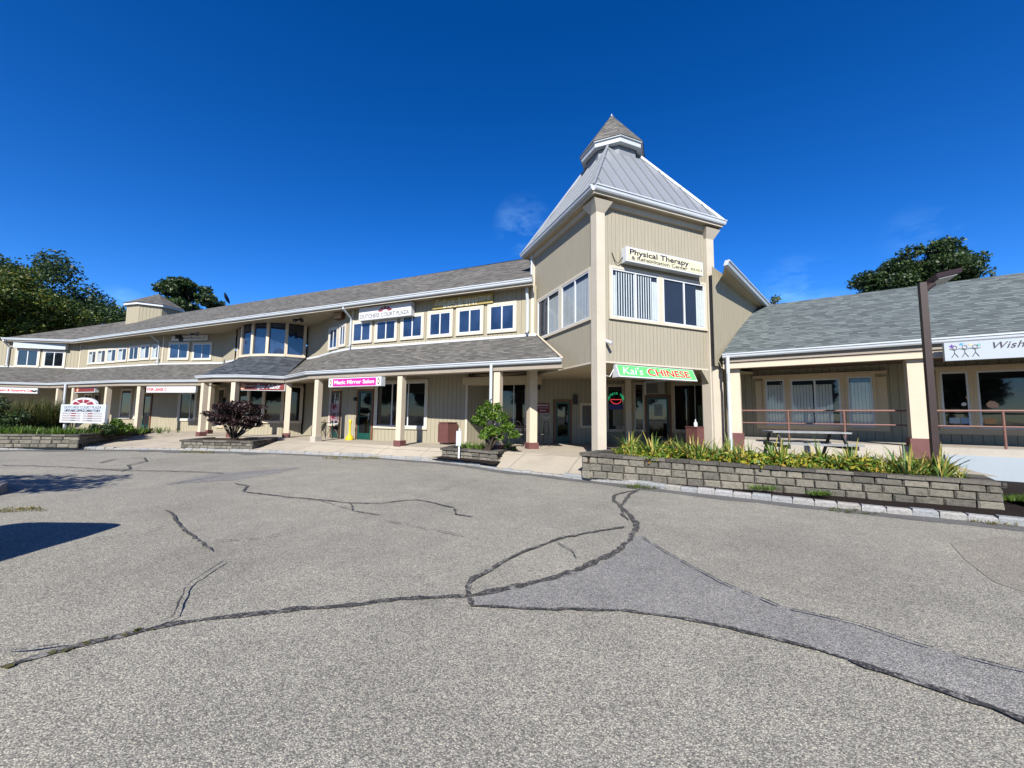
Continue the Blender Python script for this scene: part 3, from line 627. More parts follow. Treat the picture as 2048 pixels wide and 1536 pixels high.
gd=Seg(GL1[1],GL1[2]); a,_=gd.hit(131,800); m=MB(); m.tube([gd.p(a,ZG-.08,.06),gd.p(a,.5,.04)],.06,8); m.build('downspout',ALU,LW)
# cupola
cu=MB(); cc=Vector((-29.1,30.9,0)); 
def ngon(c,r,z,n=8,ph=.13): return [c+Vector((r*math.cos(ph+2*math.pi*i/n),r*math.sin(ph+2*math.pi*i/n),z)) for i in range(n)]
a=ngon(cc,1.75,7.6); b=ngon(cc,1.75,9.8)
for i in range(8): j=(i+1)%8; cu.poly([a[i],a[j],b[j],b[i]])
cu.build('cupola',SID,LW); CU=bpy.data.objects['cupola']
m=MB(); a=ngon(cc,1.95,9.76); b=ngon(cc,1.95,9.93)
for i in range(8): j=(i+1)%8; m.poly([a[i],a[j],b[j],b[i]])
m.poly(a[::-1]); m.build('cupola_trim',WHITE,CU)
m=MB(); a=ngon(cc,2.02,9.931); 
for i in range(8): j=(i+1)%8; m.poly([a[i],a[j],cc+Z3*11.15])
m.poly(a[::-1]); m.build('cupola_roof',SHG,CU)

# ================================================================ CORNER TOWER
TW_=thing('corner_tower',tuple(TCTR),'square two storey corner tower with steep grey metal roof and capped lantern','tower')
TL=Seg((TC+E2*TW)[:2],TC[:2]); TF=Seg(TC[:2],(TC+E1*TW)[:2]); TR=Seg((TC+E1*TW)[:2],(TC+E1*TW+E2*TW)[:2]); TB=Seg((TC+E1*TW+E2*TW)[:2],(TC+E2*TW)[:2])
ZT0=zk(3.42); ZTE=zk(9.3)
m=MB()
for g_ in (TL,TF,TR,TB): m.poly([g_.p(0,ZT0),g_.p(g_.L,ZT0),g_.p(g_.L,ZTE-.1),g_.p(0,ZTE-.1)])
m.build('wall',SIDT,TW_)
m=MB(); m.poly([TC+Z3*ZT0,TC+E2*TW+Z3*ZT0,TC+(E1+E2)*TW+Z3*ZT0,TC+E1*TW+Z3*ZT0]); m.build('underside',SOFFIT,TW_)
m=MB()
for g_ in (TL,TF): m.wb(g_,0,g_.L,ZT0-.05,ZT0+.0,-.2,.01)
m.build('beam',CREAM2,TW_)
for c,w in ((TC+E1*.07+E2*.08,.29),(TC+E1*(TW-.05)+E2*.08,.32)):
    o=column(TW_,(c.x,c.y),zk(8.98),w,.384,plinth=0,mat=CREAM2,zb=.2)
    m=MB(); lo=[c+E1*x*w/2+E2*y*w/2+Z3*zk(8.62) for x,y in ((-1,-1),(1,-1),(1,1),(-1,1))]; W=.63; hi=[c+E1*x*W/2+E2*y*W/2+Z3*zk(8.98) for x,y in ((-1,-1),(1,-1),(1,1),(-1,1))]
    for i in range(4): j=(i+1)%4; m.poly([lo[i],lo[j],hi[j],hi[i]])
    m.build('capital',CREAM2,o)
c=TC+E1*(TW+.05)+E2*.08; column(TW_,(c.x,c.y),zk(3.5),.44,.384,plinth=0,mat=CREAM2,zb=.2)
c=TC+E2*(TW-.1)+E1*.04; column(TW_,(c.x,c.y),zk(8.98),.25,.384,plinth=0,mat=CREAM2,zb=ZJ)
# brackets at the foot of the right post
m=MB(); a=TF.p(TF.L-.22,ZT0-.05,.02); m.poly([a,a-E1*.3,a-Z3*.42]); m.poly([a-TF.n*.12,a-Z3*.42-TF.n*.12,a-E1*.3-TF.n*.12]); m.poly([a-E1*.3,a-E1*.3-TF.n*.12,a-Z3*.42-TF.n*.12,a-Z3*.42]); m.build('bracket',SIDT,TW_)
ov=.37*KT; H=TW/2+ov
def sq(h,z,c=TCTR): return [c+(E1*x+E2*y)*h+Z3*z for x,y in ((-1,-1),(1,-1),(1,1),(-1,1))]
m=MB(); a=sq(H,ZTE-.16); m.poly(a[::-1]); b=sq(TW/2+.02,ZTE-.30); 
m.build('soffit',SOFFIT,TW_)
loop=[p[:2] for p in sq(H,0)]; loop=loop+[loop[0]]
gutter(loop,ZTE+.03,TW_,h=.15,w=.13)
m=MB()
for a,b in zip(loop,loop[1:]):
    g_=Seg(a,b); m.wb(g_,0.02,g_.L-.02,ZTE-.19,ZTE-.02,-.045,-.002)
m.build('fascia',CREAM2,TW_)
m=MB()
for g_ in (TL,TF,TR): m.wb(g_,0,g_.L,ZTE-.34,ZTE-.165,0,.1)
m.build('frieze',CREAM2,TW_)
# steep metal roof with standing seams
AP=zk(14.15); ZR=ZTE+.02; m=MB(); b=sq(H,ZR); apex=TCTR+Z3*AP
for i in range(4): m.poly([b[i],b[(i+1)%4],apex])
for i in range(4):
    A,B=b[i],b[(i+1)%4]; mid=(A+B)/2; L=(B-A).length; u=(B-A)/L; slope=(apex-mid); sn=slope.normalized(); nn=u.cross(sn).normalized()
    k=-6
    for k in range(-5,6):
        s=k*.47+.17; fr=1-abs(s)/(L/2)
        if fr<=.02: continue
        p0=mid+u*s; le=slope*min(fr,.80); m.box(p0-u*.012-nn*.0,u*.024,nn*.04,le)
    d=apex-A; w=u.cross(d).normalized(); 
for i in range(4):
    A=b[i]; d=(apex-A)*.82; o=(A-TCTR); o.z=0; o.normalize(); s=Vector((-o.y,o.x,0)); m.box(A-s*.035+Z3*-.01,s*.07,o*.05+Z3*.05,d)
RF=m.build('roof',METAL,TW_)
ph=.384+math.pi/8
def oc(r,z): return [TCTR+Vector((r*math.cos(ph+math.pi/4*i),r*math.sin(ph+math.pi/4*i),z)) for i in range(8)]
m=MB(); a,b2=oc(1.12*KT,zk(11.9)),oc(1.12*KT,zk(12.9))
for i in range(8): j=(i+1)%8; m.poly([a[i],a[j],b2[j],b2[i]])
LN=m.build('lantern',METALD,TW_)
m=MB(); rings=[oc(a_*KT,zk(b_)) for a_,b_ in ((1.16,12.86),(1.36,12.88),(1.38,13.06),(1.44,13.07),(1.44,13.13))]
for A,B in zip(rings,rings[1:]):
    for i in range(8): j=(i+1)%8; m.poly([A[i],A[j],B[j],B[i]])
m.build('lantern_eave',ALU,LN)
m=MB(); A=oc(1.47*KT,zk(13.12)); 
for i in range(8): j=(i+1)%8; m.poly([A[i],A[j],TCTR+Z3*zk(15.15)])
m.poly(A[::-1]); m.build('lantern_roof',SHG,LN)
m=MB(); m.lathe(TCTR,[(.07,zk(15.0)),(.03,zk(15.12)),(.01,zk(15.2))],8); m.build('finial',ALU,LN)
# tower windows with vertical blinds
def quadwin(g_,s0,s1,z0,z1,bl):
    sm=(s0+s1)/2
    w1=window(TW_,g_,s0,sm,z0,z1,trim=.085,blinds=bl[0]); w2=window(TW_,g_,sm+.004,s1,z0,z1,trim=.085,blinds=bl[1])
s0,_=TF.hit(1219,583,.05); s1,_=TF.hit(1414,612,.05); _,zb=TF.hit(1219,637,.05); _,zt=TF.hit(1219,529,.05)
quadwin(TF,s0,s1,zb,zt,([('c',0,.09),('f',.1,.84),('c',.86,.98)],[('c',.8,1)]))
s0,_=TL.hit(1073,640,.05); s1,_=TL.hit(1181,590,.05); s1=min(s1,TL.L-.28)
quadwin(TL,max(s0,.12),s1,zb,zt,([('c',.5,1)],[('c',0,1)]))
# eave downspout at tower's left
m=MB(); q=TL.p(.18,0,.12); m.tube([q+Z3*zk(9.1),q+Z3*zk(6.9)],.045,8); m.build('downspout',ALU,TW_)

# ================================================================ SHOP UNDER THE TOWER + RIGHT WING
RWD=Vector((math.cos(R(-35.5)),math.sin(R(-35.5)),0)); RWN=Vector((-RWD.y,RWD.x,0))   # back direction
RG0=Vector((7.9*KT,14.32*KT,0)); RG1=RG0+RWD*15
RW=thing('right_wing',(12,13,.7),'single storey right wing with grey green shingle roof and railed porch','building')
KW=Seg((3.9,16.75),(4.35,16.9)); gK=Seg((4.1,17.2),(9.8,15.55))
m=MB()
for g_ in (gK,): m.poly([g_.p(0,0),g_.p(g_.L,0),g_.p(g_.L,3.6),g_.p(0,3.6)])
m.poly([(3.9,16.75,0),(4.1,17.2,0),(4.1,17.2,3.6),(3.9,16.75,3.6)])
m.build('shop_wall',SIDG,RW)
winpx(RW,gK,1211,1250,768,864,panes=(),trim=.09,trimm=TRIMD,glass=GLASSD,frame=.03)
winpx(RW,gK,1266,1291,764,864,panes=(),trim=.08,trimm=TRIMD,glass=GLASSD,frame=.03)
d0,d1,_,_=gK.rect(1290,1342,800,880); door(RW,gK,d0,d1,FZ,FZ+2.12)
winpx(RW,gK,1343,1440,764,866,panes=(.5,),trim=.11,trimm=TRIMD,glass=GLASSD,frame=.03)
m=MB(); m.poly([(.75,14.75,3.12),(-.75,16.6,3.12),(3.9,16.85,3.12),(4.1,17.3,3.12),(9.9,15.6,3.12),(8.3,13.2,3.12),(6.4,12.3,3.12)]); m.build('lobby_ceiling',SOFFIT,RW)
c=gK.p(gK.hit(1259,828,.7)[0],0,.7); column(RW,(c.x,c.y),3.1,.26,R(-35.5),mat=CREAM,plinth=0)
# right wing proper
SZ=zk(.75)
gW=Seg((RG0+RWN*3.4*KT+RWD*-.1)[:2],(RG0+RWN*3.4*KT+RWD*16)[:2])
m=MB()
for g_ in (gW,): m.poly([g_.p(0,0),g_.p(g_.L,0),g_.p(g_.L,4.0),g_.p(0,4.0)])
a=gW.p(0,0); b_=a-RWN*1.9; m.poly([b_,a,a+Z3*4,b_+Z3*4]); a=gW.p(gW.L,0); m.poly([a,a+RWN*9,a+RWN*9+Z3*4,a+Z3*4])
m.build('wall',SIDG,RW)
slab=MB(); p=RG0+RWN*.32+RWD*.12; slab.box(p,RWD*15.5,RWN*2.55,Z3*SZ*1.0); slab.build('porch_slab',SLABC,RW)
fd=MB(); p=RG0+RWN*.315+RWD*4.65; fd.box(p+Z3*.0,RWD*10.5,RWN*-.03,Z3*(SZ-.17)); fd.build('foundation',FOUND,RW)
RGP=[RG0[:2],RG1[:2]]
gutter(RGP,zk(3.92),RW,h=.13,w=.11); beam(RGP,zk(3.84),zk(3.50),.04,.05,RW,'fascia',FASCIA); beam(RGP,zk(3.53),zk(3.37),.02,.2,RW,'beam',CREAM)
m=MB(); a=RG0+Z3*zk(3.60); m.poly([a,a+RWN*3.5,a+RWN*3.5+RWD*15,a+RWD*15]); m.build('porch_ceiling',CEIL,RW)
# roof plane
def roofp(x,y):
    g0=atz(1447,709.5,zk(3.9)); g1=atz(2048,665,zk(3.9)); r1=atz(2048,545,zk(7.0)); n=(g1-g0).cross(r1-g0); d=raydir(x,y); return C0+d*((g0-C0).dot(n)/d.dot(n))
CW0=roofp(1446,695); CW1=roofp(1504,632.5); 
g0=atz(1442,709.5,zk(3.92)); rg1=atz(2048,545,zk(7.0)); rg0=atz(1510,613,zk(7.0)); ge=RG1+Z3*zk(3.92); re_=rg1+(rg1-rg0).normalized()*7.5
bk=(rg1-rg0).cross(Z3).normalized()*-6.5
if bk.y<0: bk=-bk
m=MB(); m.poly([g0,ge,re_,rg0]); m.poly([rg0,re_,re_+bk-Z3*3,rg0+bk-Z3*3]); m.build('roof',SHR,RW)
m=MB(); m.poly([ge+Z3*-.4,re_,re_+bk-Z3*3.2]); m.build('gable',SIDG,RW)
# upper block seen behind the tower
CB=thing('rear_upper_block',(10,20,0),'tan sided upper storey block with deep eave rising behind the right side of the tower','building')
cd=(CW1-CW0); cd.z=0; cd.normalize(); ca=Vector((CW0.x,CW0.y,0))-cd*.75; gC=Seg(ca[:2],(ca+cd*7)[:2])
m=MB(); m.poly([gC.p(0,zk(3.5)),gC.p(gC.L,zk(3.5)),gC.p(gC.L,zk(7.35)),gC.p(0,zk(7.35))]); cbk=gC.n*-6; m.poly([gC.p(gC.L,zk(3.5)),gC.p(gC.L,zk(3.5))+cbk,gC.p(gC.L,zk(7.35))+cbk,gC.p(gC.L,zk(7.35))])
m.build('wall',siding('siding_fine',(.46,.415,.30),.16,.4),CB)
e0=atz(1450,521,zk(7.32)); e1=atz(1537,612,zk(7.05)); ed=(e1-e0); e0b=e0; e1b=e1+ed*.2
gE=Seg(e0b[:2],e1b[:2])
m=MB(); zz0,zz1=e0b.z,e1b.z
prof=[(0,0),(.13,0),(.13,-.04),(.1,-.07),(.07,-.15),(-.05,-.15)]
R0=[gE.p(0,zz0+b,a) for a,b in prof]; R1_=[gE.p(gE.L,zz1+b,a) for a,b in prof]
for k in range(len(prof)): j=(k+1)%len(prof); m.poly([R0[k],R0[j],R1_[j],R1_[k]])
m.poly(R0[::-1]); m.build('gutter',ALU,CB)
sC=gC.hit(1449,600)[0]; vb=Vector((gE.p(0,0).x,gE.p(0,0).y,0)).normalized()*6
m=MB(); m.poly([gE.p(0,zz0-.1,0),gE.p(gE.L,zz1-.1,0),gC.p(gC.L,zz1-.2,-.1),gC.p(max(sC,.1),zz0-.2,-.1)]); m.build('soffit',SOFFIT,CB)
m=MB(); m.poly([gE.p(0,zz0,0),gE.p(gE.L,zz1,0),gE.p(gE.L,zz1,0)+cbk+Z3*1.2,gE.p(0,zz0,0)+vb+Z3*.8]); m.build('roof',SHG,CB)
# right wing windows
def rwin(x0,x1,yt,yb,panes,bl,**k): 
    return winpx(RW,gW,x0,x1,yt,yb,panes=panes,trim=.11,trimm=TRIMD,blinds=bl,**k)
s0,_=gW.hit(1527,800); s1,_=gW.hit(1753,800); _,zb=gW.hit(1640,856); _,zt=gW.hit(1640,752)
m=MB(); m.wb(gW,s0-.23,s1+.25,zb-.06,zt-.1,0,.03); m.wb(gW,s0-.3,s1+.25,zt-.005,zt+.08,0,.14); m.build('window_surround',TRIMD,RW)
W=s1-s0
window(RW,gW,s0,s0+W*.235,zb,zt,panes=(),trim=.075,trimm=TRIMD,blinds=[('c',0,1)],o=.03)
window(RW,gW,s0+W*.237,s0+W*.745,zb,zt,panes=(.5,),trim=.1,trimm=TRIMD,blinds=[('c',0,.43),('c',.52,.8)],o=.03)
window(RW,gW,s0+W*.747,s1,zb,zt,panes=(),trim=.075,trimm=TRIMD,blinds=[('c',0,1)],o=.03)
s0,_=gW.hit(1874,800); _,zb=gW.hit(1960,862); _,zt=gW.hit(1960,737)
m=MB(); m.wb(gW,s0-.17,s0+5.6,zb-.1,zt-.12,0,.03); m.wb(gW,s0-.25,s0+5.7,zt-.005,zt+.08,0,.14); m.build('window_surround',TRIMD,RW)
sa,_=gW.hit(1946,800); sb,_=gW.hit(2052,800)
window(RW,gW,s0,sa,zb,zt,panes=(),trim=.075,trimm=TRIMD,glass=GLASSD,o=.03)
window(RW,gW,sa+.003,sb+1.2,zb,zt,panes=(.52,),trim=.075,trimm=TRIMD,glass=GLASSD,o=.03); window(RW,gW,sb+1.203,sb+2.5,zb,zt,panes=(),trim=.075,trimm=TRIMD,glass=GLASSD,o=.03)
GLW=(s0,zb,zt)
gG=Seg(RG0[:2],RG1[:2])
for x in (1472,1834,):
    a,_=gG.hit(x,800,-.35); c=gG.p(a,0,-.32); w=.28 if x<1500 else .35; column(RW,(c.x,c.y),zk(3.38),w,R(-35.5),zb=SZ,plinth=.2,pm=MAROON)
a,_=gG.hit(1834,800,-.35); c=gG.p(a+4.7,0,-.32); column(RW,(c.x,c.y),zk(3.38),.35,R(-35.5),zb=SZ,plinth=.2)
a,_=gG.hit(1458,800,.08); m=MB(); q=gG.p(a,0,.07); m.tube([q+Z3*zk(3.8),q+Z3*zk(3.2),q+gG.n*-.05+Z3*zk(2.9),q+gG.n*-.05+Z3*.5],.052,8); m.build('downspout',ALU,RW)
# railing
RL=thing('porch_railing',tuple(gG.p(5,SZ,-.5)),'red brown two bar metal railing along the right wing porch','railing')
m=MB(); a0,_=gG.hit(1482,830,-.5); 
m.tube([gG.p(a0,SZ+.89,-.55),gG.p(13,SZ+.89,-.55)],.026,8); m.build('top_rail',RAIL,RL); m=MB(); m.tube([gG.p(a0,SZ+.515,-.55),gG.p(13,SZ+.515,-.55)],.02,8); m.build('lower_rail',RAIL,RL)
for x in (1577,1689,2008):
    a,_=gG.hit(x,850,-.55); m=MB(); m.tube([gG.p(a,SZ,-.55),gG.p(a,SZ+.89,-.55)],.024,8); m.build('post',RAIL,RL)

# ================================================================ SIGNS
PURPLE=flat('ink_dark',(.03,.02,.05)); NAVY=flat('ink_navy',(.015,.015,.07)); REDI=flat('ink_red',(.62,.02,.02)); WHI=flat('sign_white',(.72,.75,.78)); GREYI=flat('ink_grey',(.17,.17,.18))
def fan(g_,a,z,r,out,parent,mat,wm,n=5,flatten=.55):
    m=MB(); N_=10
    for k in range(n):
        t0=math.pi*(k+.1)/n; t1=math.pi*(k+.9)/n
        for q in range(N_):
            u0=t0+(t1-t0)*q/N_; u1=t0+(t1-t0)*(q+1)/N_
            m.poly([g_.p(a+r*.38*math.cos(u0),z+r*flatten*.38*math.sin(u0),out),g_.p(a+r*math.cos(u0),z+r*flatten*math.sin(u0),out),g_.p(a+r*math.cos(u1),z+r*flatten*math.sin(u1),out),g_.p(a+r*.38*math.cos(u1),z+r*flatten*.38*math.sin(u1),out)])
    return m.build('emblem',mat,parent)
def signbox(name,g_,x0,x1,yt,yb,o0,o1,label,face,rim=None,cat='sign',rimw=.03):
    s0,s1,z0,z1=g_.rect(x0,x1,yt,yb,o1); 
    t=thing(name,tuple(g_.p((s0+s1)/2,z0,o0)),label,cat)
    m=MB(); m.wb(g_,s0,s1,z0,z1,o0,o1-.008); m.build('cabinet',rim or WHITE,t,bevel=.006)
    m=MB(); m.wb(g_,s0+rimw,s1-rimw,z0+rimw,z1-rimw,o1-.012,o1); m.build('face',face,t)
    return t,s0,s1,z0,z1
t,s0,s1,z0,z1=signbox('wall_sign',gN,718,822,609,636,.06,.30,'white plaza name sign with maroon fan emblem above the upstairs windows',WHI)
# the cabinet leans with the eave line: lettering
W=s1-s0; H_=z1-z0; text('DUTCHESS COURT PLAZA',H_*.42,gN,(s0+s1)/2,z0+H_*.26,.302,GREYI,t,width=W*.93,off=.004); fan(gN,(s0+s1)/2+.05,z0+H_*.5,H_*.62,.304,t,flat('emblem_maroon',(.28,.02,.04)),WHI,flatten=.6)
OLIVE=flat('sign_olive',(.42,.32,.10)); OLV2=flat('sign_cream_ink',(.85,.80,.62))
s0,s1,z0,z1=gN.rect(867,987,593,613,.05)
t=thing('wall_sign',tuple(gN.p((s0+s1)/2,z0,.03)),'flat olive gold acupuncture sign under the eave right of the plaza name sign','sign'); m=MB(); m.wb(gN,s0,s1,z0,z1,.07,.10); m.build('board',OLIVE,t)
text('Eudoxie Acupuncture',.36,gN,(s0+s1)/2,z0+(z1-z0)*.62,.103,OLV2,t,width=(s1-s0)*.92,shear=.45); text('845-546-2141',.24,gN,(s0+s1)/2-.1,z0+(z1-z0)*.2,.103,OLV2,t,width=(s1-s0)*.55,off=.004)
# physical therapy
PCR=flat('sign_cream',(.80,.76,.50))
s0,_=TF.hit(1253,505,.29); s1,_=TF.hit(1406,535,.29); _,z1=TF.hit(1253,492,.29); _,z0=TF.hit(1253,521,.29); z1=max(z1,z0+.42)
t=thing('wall_sign',tuple(TF.p((s0+s1)/2,z0,0)),'cream lightbox physical therapy sign above the tower window','sign'); m=MB(); m.wb(TF,s0,s1,z0,z1,.05,.28); m.build('cabinet',WHITE,t,bevel=.01)
m=MB(); m.wb(TF,s0+.05,s1-.05,z0+.05,z1-.05,.27,.287); m.build('face',PCR,t); W=s1-s0; H_=z1-z0
text('Physical Therapy',H_*.52,TF,s0+W*.42,z0+H_*.66,.289,NAVY,t,width=W*.76,off=.004); text('& Rehabilitation Center',H_*.33,TF,s0+W*.42,z0+H_*.27,.289,NAVY,t,width=W*.72,off=.001); text('855-5214',H_*.24,TF,s0+W*.905,z0+H_*.33,.289,NAVY,t,width=W*.155)
m=MB(); m.tube([TF.p(s0-.02,z0+.15,.15),TF.p(s0-.12,z0-.02,.06),TF.p(s0-.22,z0+.05,.04),TF.p(s0-.3,z0+.3,.01)],.012,6); m.build('cable',BLACK,t)
# Kai's Chinese
LIME=flat('sign_lime',(.13,.62,.17)); MINT=flat('ink_mint',(.72,.92,.76))
s0,_=TF.hit(1240,741,.3); s1,_=TF.hit(1396,750,.3); _,z1=TF.hit(1241,727,.3); _,z0=TF.hit(1240,753,.3)
t=thing('hanging_sign',tuple(TF.p((s0+s1)/2,z0,0)),'bright green restaurant sign with red capitals hung under the tower front','sign')
m=MB()
pa=[(s0,z0,.28),(s1,z0,.28),(s1,z1,.1),(s0,z1,.1)]; F_=[TF.p(a,b,c) for a,b,c in pa]; Bk=[TF.p(s0,z0,-.05),TF.p(s1,z0,-.05),TF.p(s1,z1,.02),TF.p(s0,z1,.02)]
m.poly(F_); m.poly(Bk[::-1]); 
for i in range(4): j=(i+1)%4; m.poly([F_[i],Bk[i],Bk[j],F_[j]])
m.build('cabinet',WHITE,t)
class Tilt:
    def __init__(s,g,s0,z0,z1,o0,o1):
        s.g=g; s.A=g.p(0,0,0); s.k=(z1-z0); s.z0=z0; s.o0=o0; s.o1=o1
        s.up=(Z3*(z1-z0)+g.n*(o1-o0)); s.len=s.up.length; s.up.normalize(); s.nn=g.u.cross(s.up); s.org=g.p(0,z0,o0)
    def p(s,a,z,o=0): return s.org+s.g.u*a+s.up*z+s.nn*o
TT=Tilt(TF,s0,z0,z1,.28,.1); Hh=TT.len; m=MB(); m.box(TT.p(s0+.03,.04,.001),TF.u*(s1-s0-.06),TT.up*(Hh-.06),TT.nn*.008); m.build('face',LIME,t); W=s1-s0
text("Kai's",Hh*.86,TT,s0+W*.18,Hh*.48,.011,MINT,t,width=W*.25,shear=.25); text('CHINESE',Hh*.84,TT,s0+W*.64,Hh*.47,.010,MINT,t,name='lettering_outline',width=W*.57,off=.016,ext=.002); text('CHINESE',Hh*.8,TT,s0+W*.64,Hh*.47,.016,REDI,t,width=W*.55,off=.004)
m=MB(); m.tube([TF.p(s0+.02,z0+.25,.0),TF.p(s0-.12,z0+.02,.0),TF.p(s0-.3,z0+.06,-.05),TF.p(s0-.42,z0+.2,-.08)],.012,6); m.build('cable',WHITE,t)
for ss in (s0+.35,s1-.35): m=MB(); m.tube([TF.p(ss,z1-.05,-.02),TF.p(ss,ZT0-.02,-.05)],.012,6); m.build('hanger',BLACK,t)
# magic mirror salon
gg=Seg(GL2[3],GL2[4]); g5=Seg(GL2[2],GL2[3]); gq=Seg(GL2[2],(GL2[2][0]+5*.905,GL2[2][1]-5*.425))
MAG=flat('sign_magenta',(.72,.01,.33))
t,s0,s1,z0,z1=signbox('hanging_sign',gq,657,762,755,773,-.12,.1,'magenta salon sign with curly white lettering hung from the porch beam',WHI,rimw=.02)
W=s1-s0;H_=z1-z0; m=MB(); m.wb(gq,s0+W*.09,s1-W*.09,z0+.03,z1-.03,.1,.104); m.build('colour_band',MAG,t)
text('Magic Mirror Salon',H_*.6,gq,(s0+s1)/2,(z0+z1)/2,.105,WHI,t,width=W*.76,off=.006)
for q in (s0+W*.045,s1-W*.045):
    m=MB(); m.poly([gq.p(q+.055*math.cos(k),(z0+z1)/2+.12*math.sin(k),.103) for k in [i*math.pi/5 for i in range(10)]]); m.build('emblem',BLACK,t)
    m=MB(); m.poly([gq.p(q+.035*math.cos(k),(z0+z1)/2+.07*math.sin(k),.106) for k in [i*math.pi/5 for i in range(10)]]); m.build('emblem_face',PCR,t)
# spa nails
gb=Seg(GLB[2],GLB[5]); BRN=flat('sign_maroon_brown',(.20,.02,.015)); PEA=flat('peach',(.85,.42,.25))
t,s0,s1,z0,z1=signbox('hanging_sign',gb,466,570,765,781,-.25,-.1,'dark red nail salon sign with peach emblem under the curved porch roof',BRN,rimw=.025)
W=s1-s0;H_=z1-z0; text('Spa Nails',H_*.8,gb,s0+W*.67,(z0+z1)/2,-.098,WHI,t,width=W*.48,shear=.5,off=.004); text('TheraPeaceful',H_*.3,gb,s0+W*.33,(z0+z1)/2+.03,-.098,PCR,t,width=W*.2,shear=.3)
m=MB(); 
for dx in (-.09,.09): m.poly([gb.p(s0+W*.13+dx+.17*math.cos(k),(z0+z1)/2+H_*.4*math.sin(k),-.098+dx*.01) for k in [i*math.pi/8 for i in range(16)]])
m.build('emblem',PEA,t)
# for lease
gl_=Seg(GL1[2],GL1[3]); t,s0,s1,z0,z1=signbox('banner_sign',gl_,293,391,773,785,-.1,.02,'white lease banner with red capitals on the porch beam',WHI,rimw=.0)
W=s1-s0; text('FOR LEASE C',(z1-z0)*.62,gl_,s0+W*.22,(z0+z1)/2,.024,REDI,t,width=W*.4,off=.006)
gl0=Seg(GL1[0],GL1[1]); t,s0,s1,z0,z1=signbox('hanging_sign',gl0,-40,75,775,786,-.2,-.05,'white sign with red and black gourmet shop lettering at the far left porch',WHI,rimw=.02)
W=s1-s0; text('Taste & Gourmet Co.',(z1-z0)*.62,gl0,s0+W*.6,(z0+z1)/2,-.046,REDI,t,width=W*.62,off=.006)
m=MB()
for k,x in enumerate((.905,.945,.975)): m.poly([gl0.p(s0+W*x+.09*math.cos(q),(z0+z1)/2-.05*(k%2)+.05*math.sin(q),-.046) for q in [i*math.pi/4 for i in range(8)]])
m.build('emblem',BLACK,t)
t,s0,s1,z0,z1=signbox('hanging_sign',Seg(GL1[1],GL1[2]),147,189,774,785,-.35,-.15,'small dark brown shop sign in white frame behind the directory board',BRN,rimw=.04)
W=s1-s0; m=MB(); g_=Seg(GL1[1],GL1[2]); m.poly([g_.p(s0+W*.2+.12*math.cos(k),(z0+z1)/2+.12*math.sin(k),-.146) for k in [i*math.pi/5 for i in range(10)]]); m.build('emblem',PEA,t)
# blank sign cabinet on far left upper wall
t,s0,s1,z0,z1=signbox('wall_sign',S1[0],26,131,684,697,.05,.3,'blank grey sign cabinet above the two far left upstairs windows',flat('blank_face',(.50,.56,.62)),rimw=.05)
m=MB(); W=s1-s0; 
for k in (.35,.7): m.wb(S1[0],s0+W*k-.01,s0+W*k+.01,z0+.05,z1-.05,.3,.308)
m.build('divider',WHITE,t)
t,s0,s1,z0,z1=signbox('wall_sign',S1[2],343,415,671,681,.03,.08,'narrow white office sign with round black emblem above two upstairs windows',WHI,rimw=.01)
W=s1-s0; m=MB(); m.poly([S1[2].p(s0+W*.27+.2*math.cos(k),(z0+z1)/2-.04+.2*math.sin(k),.083) for k in [i*math.pi/8 for i in range(16)]]); m.wb(S1[2],s0+W*.1,s0+W*.26,z0+.14,z1+.1,.07,.083); m.build('emblem',BLACK,t)
text('Back Office Team, LLC',(z1-z0)*.55,S1[2],s0+W*.65,(z0+z1)/2,.082,PURPLE,t,width=W*.6)
# elevator sign + plate
SIGR=flat('sign_maroon',(.20,.008,.02)); s0,s1,z0,z1=gR2.rect(1073,1099,806,825.5,.03)
t=thing('wall_sign',tuple(gR2.p((s0+s1)/2,z0,0)),'maroon elevator sign with white lettering on the shaded recess wall','sign'); m=MB(); m.wb(gR2,s0,s1,z0,z1,.005,.03); m.build('board',SIGR,t); H_=z1-z0
text('ELEVATOR',H_*.2,gR2,(s0+s1)/2,z0+H_*.76,.032,WHI,t,width=(s1-s0)*.85,off=.003); text('IN MAIN LOBBY',H_*.11,gR2,(s0+s1)/2,z0+H_*.5,.032,WHI,t,width=(s1-s0)*.8); m=MB(); m.wb(gR2,s0+(s1-s0)*.3,s0+(s1-s0)*.72,z0+H_*.2,z0+H_*.25,.03,.034); m.poly([gR2.p(s0+(s1-s0)*.24,z0+H_*.225,.034),gR2.p(s0+(s1-s0)*.36,z0+H_*.14,.034),gR2.p(s0+(s1-s0)*.36,z0+H_*.31,.034)]); m.build('arrow',WHI,t)
s0,s1,z0,z1=gR2.rect(1084,1100,829,837,.02); t=thing('wall_plate',tuple(gR2.p(s0,z0,0)),'small cream plate with dark text under the elevator sign','sign'); m=MB(); m.wb(gR2,s0,s1,z0,z1,.005,.02); m.build('board',flat('plate',(.5,.48,.4)),t); m=MB(); m.wb(gR2,s0+.04,s1-.04,z0+.09,z1-.03,.02,.023); m.build('lettering',GREYI,t)
